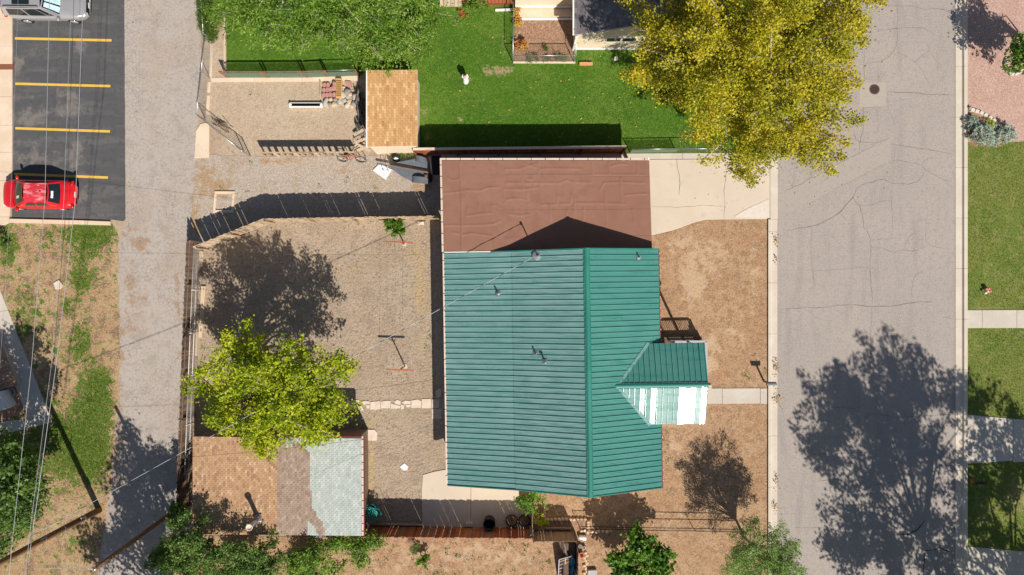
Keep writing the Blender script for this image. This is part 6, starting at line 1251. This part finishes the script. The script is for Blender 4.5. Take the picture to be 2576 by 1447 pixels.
Mb = Matrix.Translation((p.x, p.y, .05)) @ Matrix.Rotation(R(-2), 4, 'Z') @ Matrix.Rotation(R(-20), 4, 'X'); T = lambda x, z, y=0.: Mb @ Vector((x, y, z))
for x in (-.56, .56):
    m = MB(); m.torus(T(x, .33), .32, .022, Mb.to_3x3() @ Matrix.Rotation(R(90), 3, 'X')); wo = m.build('wheel', 'rubber', t, True)
    m = MB()
    for i in range(8): a = i * math.pi / 8; m.tube([T(x + .31 * math.cos(a), .33 + .31 * math.sin(a)), T(x - .31 * math.cos(a), .33 - .31 * math.sin(a))], .003, 3)
    m.build('spokes', 'galv', wo)
m = MB()
for a, b in (((-.56, .33), (-.08, .30)), ((-.08, .30), (-.2, .85)), ((-.56, .33), (-.18, .75)), ((-.18, .75), (.38, .82)), ((-.08, .30), (.36, .72)), ((.38, .88), (.56, .33))): m.tube([T(*a), T(*b)], .022, 7)
m.build('frame', 'bike_red', t, True)
m = MB(); m.tube([T(.36, 1.0, -.28), T(.42, .98, -.1), T(.42, .98, .1), T(.36, 1.0, .28)], .013, 6); m.build('handlebar', 'dark_metal', t, True)
m = MB(); m.rock(T(-.22, .92), (.28, .15, .08), 2, 0, .05); m.build('saddle', 'black_plastic', t, True)
m = MB(); m.torus(T(-.08, .30), .09, .01, Mb.to_3x3() @ Matrix.Rotation(R(90), 3, 'X'), 16, 5); m.build('chainring', 'galv', t)
# ------------------------------------------------------------------ dirt lot things
def nv(x, y): return (704.1 + .1365 * x, 180.3 + .1365 * y)
for i, (x, y, h) in enumerate([(820, 240, .2), (885, 240, .2), (1000, 222, .3), (810, 336, .2), (872, 328, .22), (928, 322, .22), (978, 305, .32), (1008, 300, .30), (805, 428, .2), (866, 426, .2), (926, 418, .22), (996, 418, .26)]):
    p = W(*nv(x, y), h); m = MB(); m.prism([(p.x + a * .105 * (1 if b > -1 else .8), p.y + b * .13) for a, b in ((-1, -1), (1, -1), (1.06, .3), (.55, 1), (-.55, 1), (-1.06, .3))], .01, h, .012); tag(m.build('paver', 'paver_pink'), ORD[(0, 1, 2, 0, 1, 2, 3, 4, 0, 1, 2, 3)[i]] + ' pink paver from the left in the ' + ('top' if i < 3 else 'middle' if i < 8 else 'bottom') + ' row by the stone heap', 'paver', 'pink scalloped pavers')
for i in range(9):
    p = W(*nv(1082 + 3 * (i % 2), 150 + i * 38), .28); z = 0
    m = MB(); b0 = [(p.x + sx * .17, p.y + sy * .085) for sx, sy in ((-1, -1), (1, -1), (1, 1), (-1, 1))]
    m.prism(b0, .01, .28, .006)
    t_ = m.build('perforated_brick', 'brick_orange'); tag(t_, ORD[i] + ' orange perforated brick from the top beside the pink pavers', 'brick', 'orange perforated bricks')
    m = MB()
    for hx in (-.11, -.04, .03, .10):
        for hy in (-.035, .035): m.box((p.x + hx, p.y + hy, .279), (.034, .03, .006))
    m.build('holes', 'rubber', t_)
m = MB(); m.prism([W(*nv(*q), .12)[:2] for q in [(1195, 190), (1215, 165), (1310, 180), (1320, 290), (1250, 285)]], .01, .14, .012); tag(m.build('sandstone_slab', 'paver_pink'), 'lone reddish stone slab above the stone heap', 'slab')
m = MB(); a, b = W(*nv(756, 190)), W(*nv(768, 500)); m.bar(a + Vector((0, 0, .12)), b + Vector((0, 0, .12)), .04, .2); tag(m.build('edge_board', 'plank_pale'), 'pale board on edge left of the pink pavers', 'board')
for i, (x, y, w_, h_) in enumerate([(1160, 345, 60, 50), (1170, 440, 90, 110), (1255, 385, 110, 90), (1300, 430, 80, 80), (1270, 480, 120, 70), (1400, 490, 110, 120), (1400, 610, 110, 110), (1290, 560, 110, 80), (1190, 540, 80, 90), (1110, 560, 80, 60), (1030, 520, 70, 70), (945, 520, 60, 60), (860, 540, 110, 60), (850, 600, 120, 70), (930, 620, 90, 60), (1000, 610, 80, 90), (1045, 610, 50, 70), (1260, 620, 120, 70), (1230, 350, 60, 60), (1330, 640, 80, 60), (1120, 510, 60, 50), (1180, 300, 60, 40)]):
    p = W(*nv(x, y)); d = (w_ * .1365 * K * 1.15, h_ * .1365 * K * 1.15); hz = .6 * min(d) + .06; m = MB(); m.rock((p.x, p.y, hz * .4), (d[0], d[1], hz), i + 100, i * .6, .35)
    tag(m.build('rock', 'rock%d' % (i % 4), None, True), ('pale grey', 'beige', 'dark grey', 'orange-tan')[i % 4] + ' rock in the loose heap beside the shed', 'rock', 'rocks heaped beside the shed')
t = thing('white_trough', 'long white-rimmed black trough lying on the wood chips', 'trough', W(772, 265))
a, b = W(731, 266), W(812, 266); 
m = MB(); m.bar(a + Vector((0, -.12, .16)), b + Vector((0, -.12, .16)), .04, .22); m.build('front_lip', 'white_paint', t)
m = MB(); m.bar(a + Vector((.1, .12, .12)), b + Vector((-.1, .12, .12)), .03, .18); m.build('back_lip', 'white_paint', t)
for q in (a, b): m = MB(); m.rock(q + Vector((.04 if q == a else -.04, -.01, .15)), (.16, .34, .26), 3, 0, .03); m.build('end_cap', 'white_paint', t, True)
m = MB(); m.grid(lambda u, v: a.lerp(b, .03 + u * .94) + Vector((0, -.1 + .21 * v, .04 + .14 * abs(2 * v - 1) ** 2)), 10, 8); m.build('liner', 'black_plastic', t, True)
for i in range(46):
    y = rs.uniform(232, 330); x = rs.uniform(900, 917); a = rs.uniform(1.2, 1.95); l = rs.uniform(.5, 1.3); p = W(x, y); z = rs.uniform(.06, .45); d = Vector((math.cos(a), math.sin(a), rs.uniform(-.1, .1))) * l / 2
    r_ = rs.uniform(.03, .07); z = max(z, r_ + .02 + abs(d.z)); m = MB(); m.tube([p - d + Vector((0, 0, z)), p + Vector((rs.uniform(-.05, .05), 0, z + .02)), p + d + Vector((0, 0, z))], [r_, r_ * 1.1, r_ * .8], 7); tag(m.build('log', 'firewood', None, True), 'dark weathered log in the woodpile against the tan shed', 'log', 'logs stacked against the shed')
for i, (x0, y0, x1, y1) in enumerate([(1380, 1400, 1580, 1240), (1420, 1440, 1590, 1330), (1440, 1470, 1600, 1420), (1390, 1200, 1570, 1100), (1480, 1380, 1700, 1500), (1420, 1350, 1560, 1290)]):
    a, b = W(*nv(x0, y0)), W(*nv(x1, y1)); z = .08 + .09 * i; m = MB(); m.bar(a + Vector((0, 0, z)), b + Vector((0, 0, z + .1)), .16, .05); tag(m.build('plank', ('plank_pale', 'old_wood2')[i % 2]), ORD[i] + ' pale split plank fanned out at the shed corner', 'plank', 'split planks at the shed corner')
for i in range(22):
    p = W(560 + rs.uniform(-14, 14), 318 + rs.uniform(-9, 9)); a = R(-38) + rs.uniform(-.25, .25); d = Vector((math.cos(a), math.sin(a), 0)) * rs.uniform(.3, .6); z = .04 + rs.random() * .15; m = MB(); m.tube([p - d + Vector((0, 0, z)), p + Vector((0, .03, z + .02)), p + d + Vector((0, 0, z))], .014, 5); tag(m.build('stick', ('brown_wood2', 'old_wood2')[i % 2], None, True), 'thin stick in the bundle by the corner of wire fence', 'stick', 'bundle of sticks by the wire fence')
m = MB(); a, b = G(567, 15), G(568.5, 192); m.bar((a.x, a.y, .09), (b.x, b.y, .09), .13, .16); tag(m.build('timber_edging', 'plank_pale'), 'long pale timber edging between juniper strip and lawn', 'timber')
# ------------------------------------------------------------------ north lawn things
p = W(1172, 203); t = thing('garden_statue', 'small white robed garden statue standing on the north lawn', 'statue', (p.x, p.y, .02))
m = MB(); m.lathe((p.x, p.y, .02), [(.24, 0), (.245, .06), (.20, .3), (.165, .55), (.17, .66), (.15, .74), (.08, .80)], 18, Matrix(((.8, 0, 0), (0, 1.05, 0), (0, 0, 1)))); m.build('robe', 'statue_white', t, True)
m = MB(); m.rock((p.x, p.y - .02, .86), (.20, .22, .26), 3, 0, .04); hd = m.build('head', 'statue_pink', t, True)
m = MB(); m.rock((p.x - .01, p.y + .03, .95), (.15, .13, .10), 5, 0, .06); m.build('hair', 'statue_dark', hd, True)
for s in (-1, 1): m = MB(); m.rock((p.x + s * .13, p.y + .06, .70), (.13, .22, .36), 8 + s, s * .2, .08); m.build('wing', 'statue_white', t, True)
t = thing('wooden_deck', 'weathered wooden deck at the top edge beside the cream house', 'deck', W(1215, 0))
for i in range(20):
    x = W(1112 + i * 9.2, 0).x; y1 = W(0, 22 if i < 6 else 13).y; m = MB(); m.box((x, y1 + 1.5, .32), (.20, 3.0, .05)); m.build('board', ('plank_pale', 'old_wood2', 'red_wood2')[i % 2 if i < 6 else 2], t)
m = MB(); m.box((W(1250, 0).x, W(0, 12).y, .16), (2.0, .06, .3)); m.build('skirt', 'red_wood1', t)
for x in (1113, 1160, 1208, 1288): m = MB(); q = W(x, 8); m.box((q.x, q.y + .15, .16), (.1, .1, .3)); m.build('deck_post', 'brown_wood1', t)
m = MB(); m.bar(W(1246, 26, .1), W(1291, 24.5, .1), .13, .1); tag(m.build('white_downspout', 'white_paint'), 'white downspout lying below the deck', 'pipe')
m = MB(); m.box(W(1474, 161, .11), (.80, .17, .18)); tag(m.build('orange_plank', 'orange_plank'), 'orange plank on the grass below the cream wall', 'plank')
p = W(1548, 150); m = MB(); m.rock((p.x, p.y, .16), (.26, .24, .3), 6, .3, .3); tag(m.build('rag', 'statue_white', None, True), 'white bundle on the grass under the cream wall', 'bundle')
# ------------------------------------------------------------------ mailboxes and east side
def mailbox(label, gx, gy, mt, pm, h=1.1, al=0.):
    p = W(gx, gy); t = thing('mailbox', label, 'mailbox', p); m = MB(); m.box(p + Vector((0, 0, h / 2)), (.09, .09, h)); m.build('post', pm, t)
    m = MB(); L, w, hh = .56, .20, .16; sec = [(-w / 2, 0), (w / 2, 0), (w / 2, hh * .6)] + [(w / 2 * math.cos(a), hh * .6 + w / 2 * math.sin(a) * .8) for a in np.linspace(.3, math.pi - .3, 6)] + [(-w / 2, hh * .6)]
    k = len(sec); Mz = Matrix.Rotation(al, 3, 'Z'); m.add([Mz @ Vector((x, y, z)) + p + Vector((0, 0, h)) for x in (-L / 2, L / 2) for y, z in sec], [(i, (i + 1) % k, (i + 1) % k + k, i + k) for i in range(k)] + [tuple(range(k)), tuple(reversed(range(k, 2 * k)))]); bx = m.build('box', mt, t)
    m = MB(); m.box(p + Mz @ Vector((L / 2 + .006, 0, h + .10)), (.012, .17, .17), al); m.build('door', 'dark_metal', bx)
    m = MB(); m.box(p + Mz @ Vector((.1, w / 2 + .01, h + .16)), (.04, .01, .16), al); m.build('flag', 'tail_red', bx)
mailbox('grey-blue mailbox on a post by the front walk kerb', 1921, 958.5, 'grey_deck', 'old_wood1', 1.12)
mailbox('dark mailbox on a red-brown post on the shaded east lawn', 2436, 1203, 'black_plastic', 'red_wood1', 1.05)
def ev(x, y): return (2387.2 + .09493 * x, 240.4 + .09493 * y)
for i, (x, y) in enumerate([(640, 375), (755, 410), (875, 450), (985, 510), (1105, 580), (1210, 655), (1290, 745)]):
    p = W(*ev(x, y), .15); m = MB(); a = -.2 - i * .14; m.prism([(p.x + (dx * math.cos(a) - dy * math.sin(a)), p.y + (dx * math.sin(a) + dy * math.cos(a))) for dx, dy in ((-.12, -.10), (.13, -.09), (.12, .10), (-.11, .10))], .01, .17, .02); tag(m.build('edging_stone', 'pale_block'), ORD[i] + ' cream block from the kerb in the curved street-bed edging', 'block', 'curved edging of the street bed')
m = MB(); p = W(*ev(510, 345)); m.rock((p.x, p.y, .12), (.22, .26, .28), 9, .4, .2); tag(m.build('dark_rock', 'rock2', None, True), 'dark rock at the kerb end of the curved edging', 'rock')
for i, a in enumerate(np.linspace(R(150), R(330), 9)):
    p = W(2548, 165); q = p + Vector((.55 * math.cos(a), .55 * math.sin(a), .08)); m = MB(); m.rock(q, (.22, .17, .2), i + 200, a + 1.57, .15); tag(m.build('ring_stone', ('concrete_grey', 'rock2')[i % 2] if i < 5 else 'pale_block', None, True), ORD[i] + ' stone anticlockwise in the ring round the red-gravel tree', 'stone', 'ring of stones round the gravel tree')
t = thing('yard_ornament', 'pink and green flower ornament on the east lawn', 'ornament', W(2478, 731))
for x, y, mt in ((2474, 727, 'pink_flower'), (2480, 726.5, 'pink_flower'), (2484, 733, 'pink_flower'), (2477, 733, 'leaf'), (2472, 737, 'leaf')):
    p = W(x, y); m = MB(); m.tube([p + Vector((0, 0, .02)), p + Vector((0, 0, .22))], .012, 5); st2 = m.build('stem', 'dark_metal', t); m = MB(); m.rock(p + Vector((0, 0, .26)), (.15, .14, .12), int(x), 0, .3); m.build('bloom', mt if mt != 'leaf' else 'sticker', st2, True)
p = W(148, 717); m = MB(); m.prism([(p.x + r_ * math.cos(a), p.y + r_ * math.sin(a)) for a, r_ in zip(np.linspace(0, 2 * math.pi, 10)[:-1], (.30, .25, .31, .26, .30, .24, .31, .27, .29))], .016, .10, .015); tag(m.build('flat_stone', 'flagstone'), 'flat pale stone on the patchy west lawn', 'stone')
p = W(27, 985); t = thing('hose_coil', 'grey coiled hose on the bed by the western house', 'hose', (p.x, p.y, .03)); m = MB()
for i in range(4): m.torus((p.x + .03 * i, p.y - .02 * i, .06 + .035 * i), .26 + .03 * (i % 2), .018, None, 24, 6)
m.build('coil', 'wire_grey', t, True)
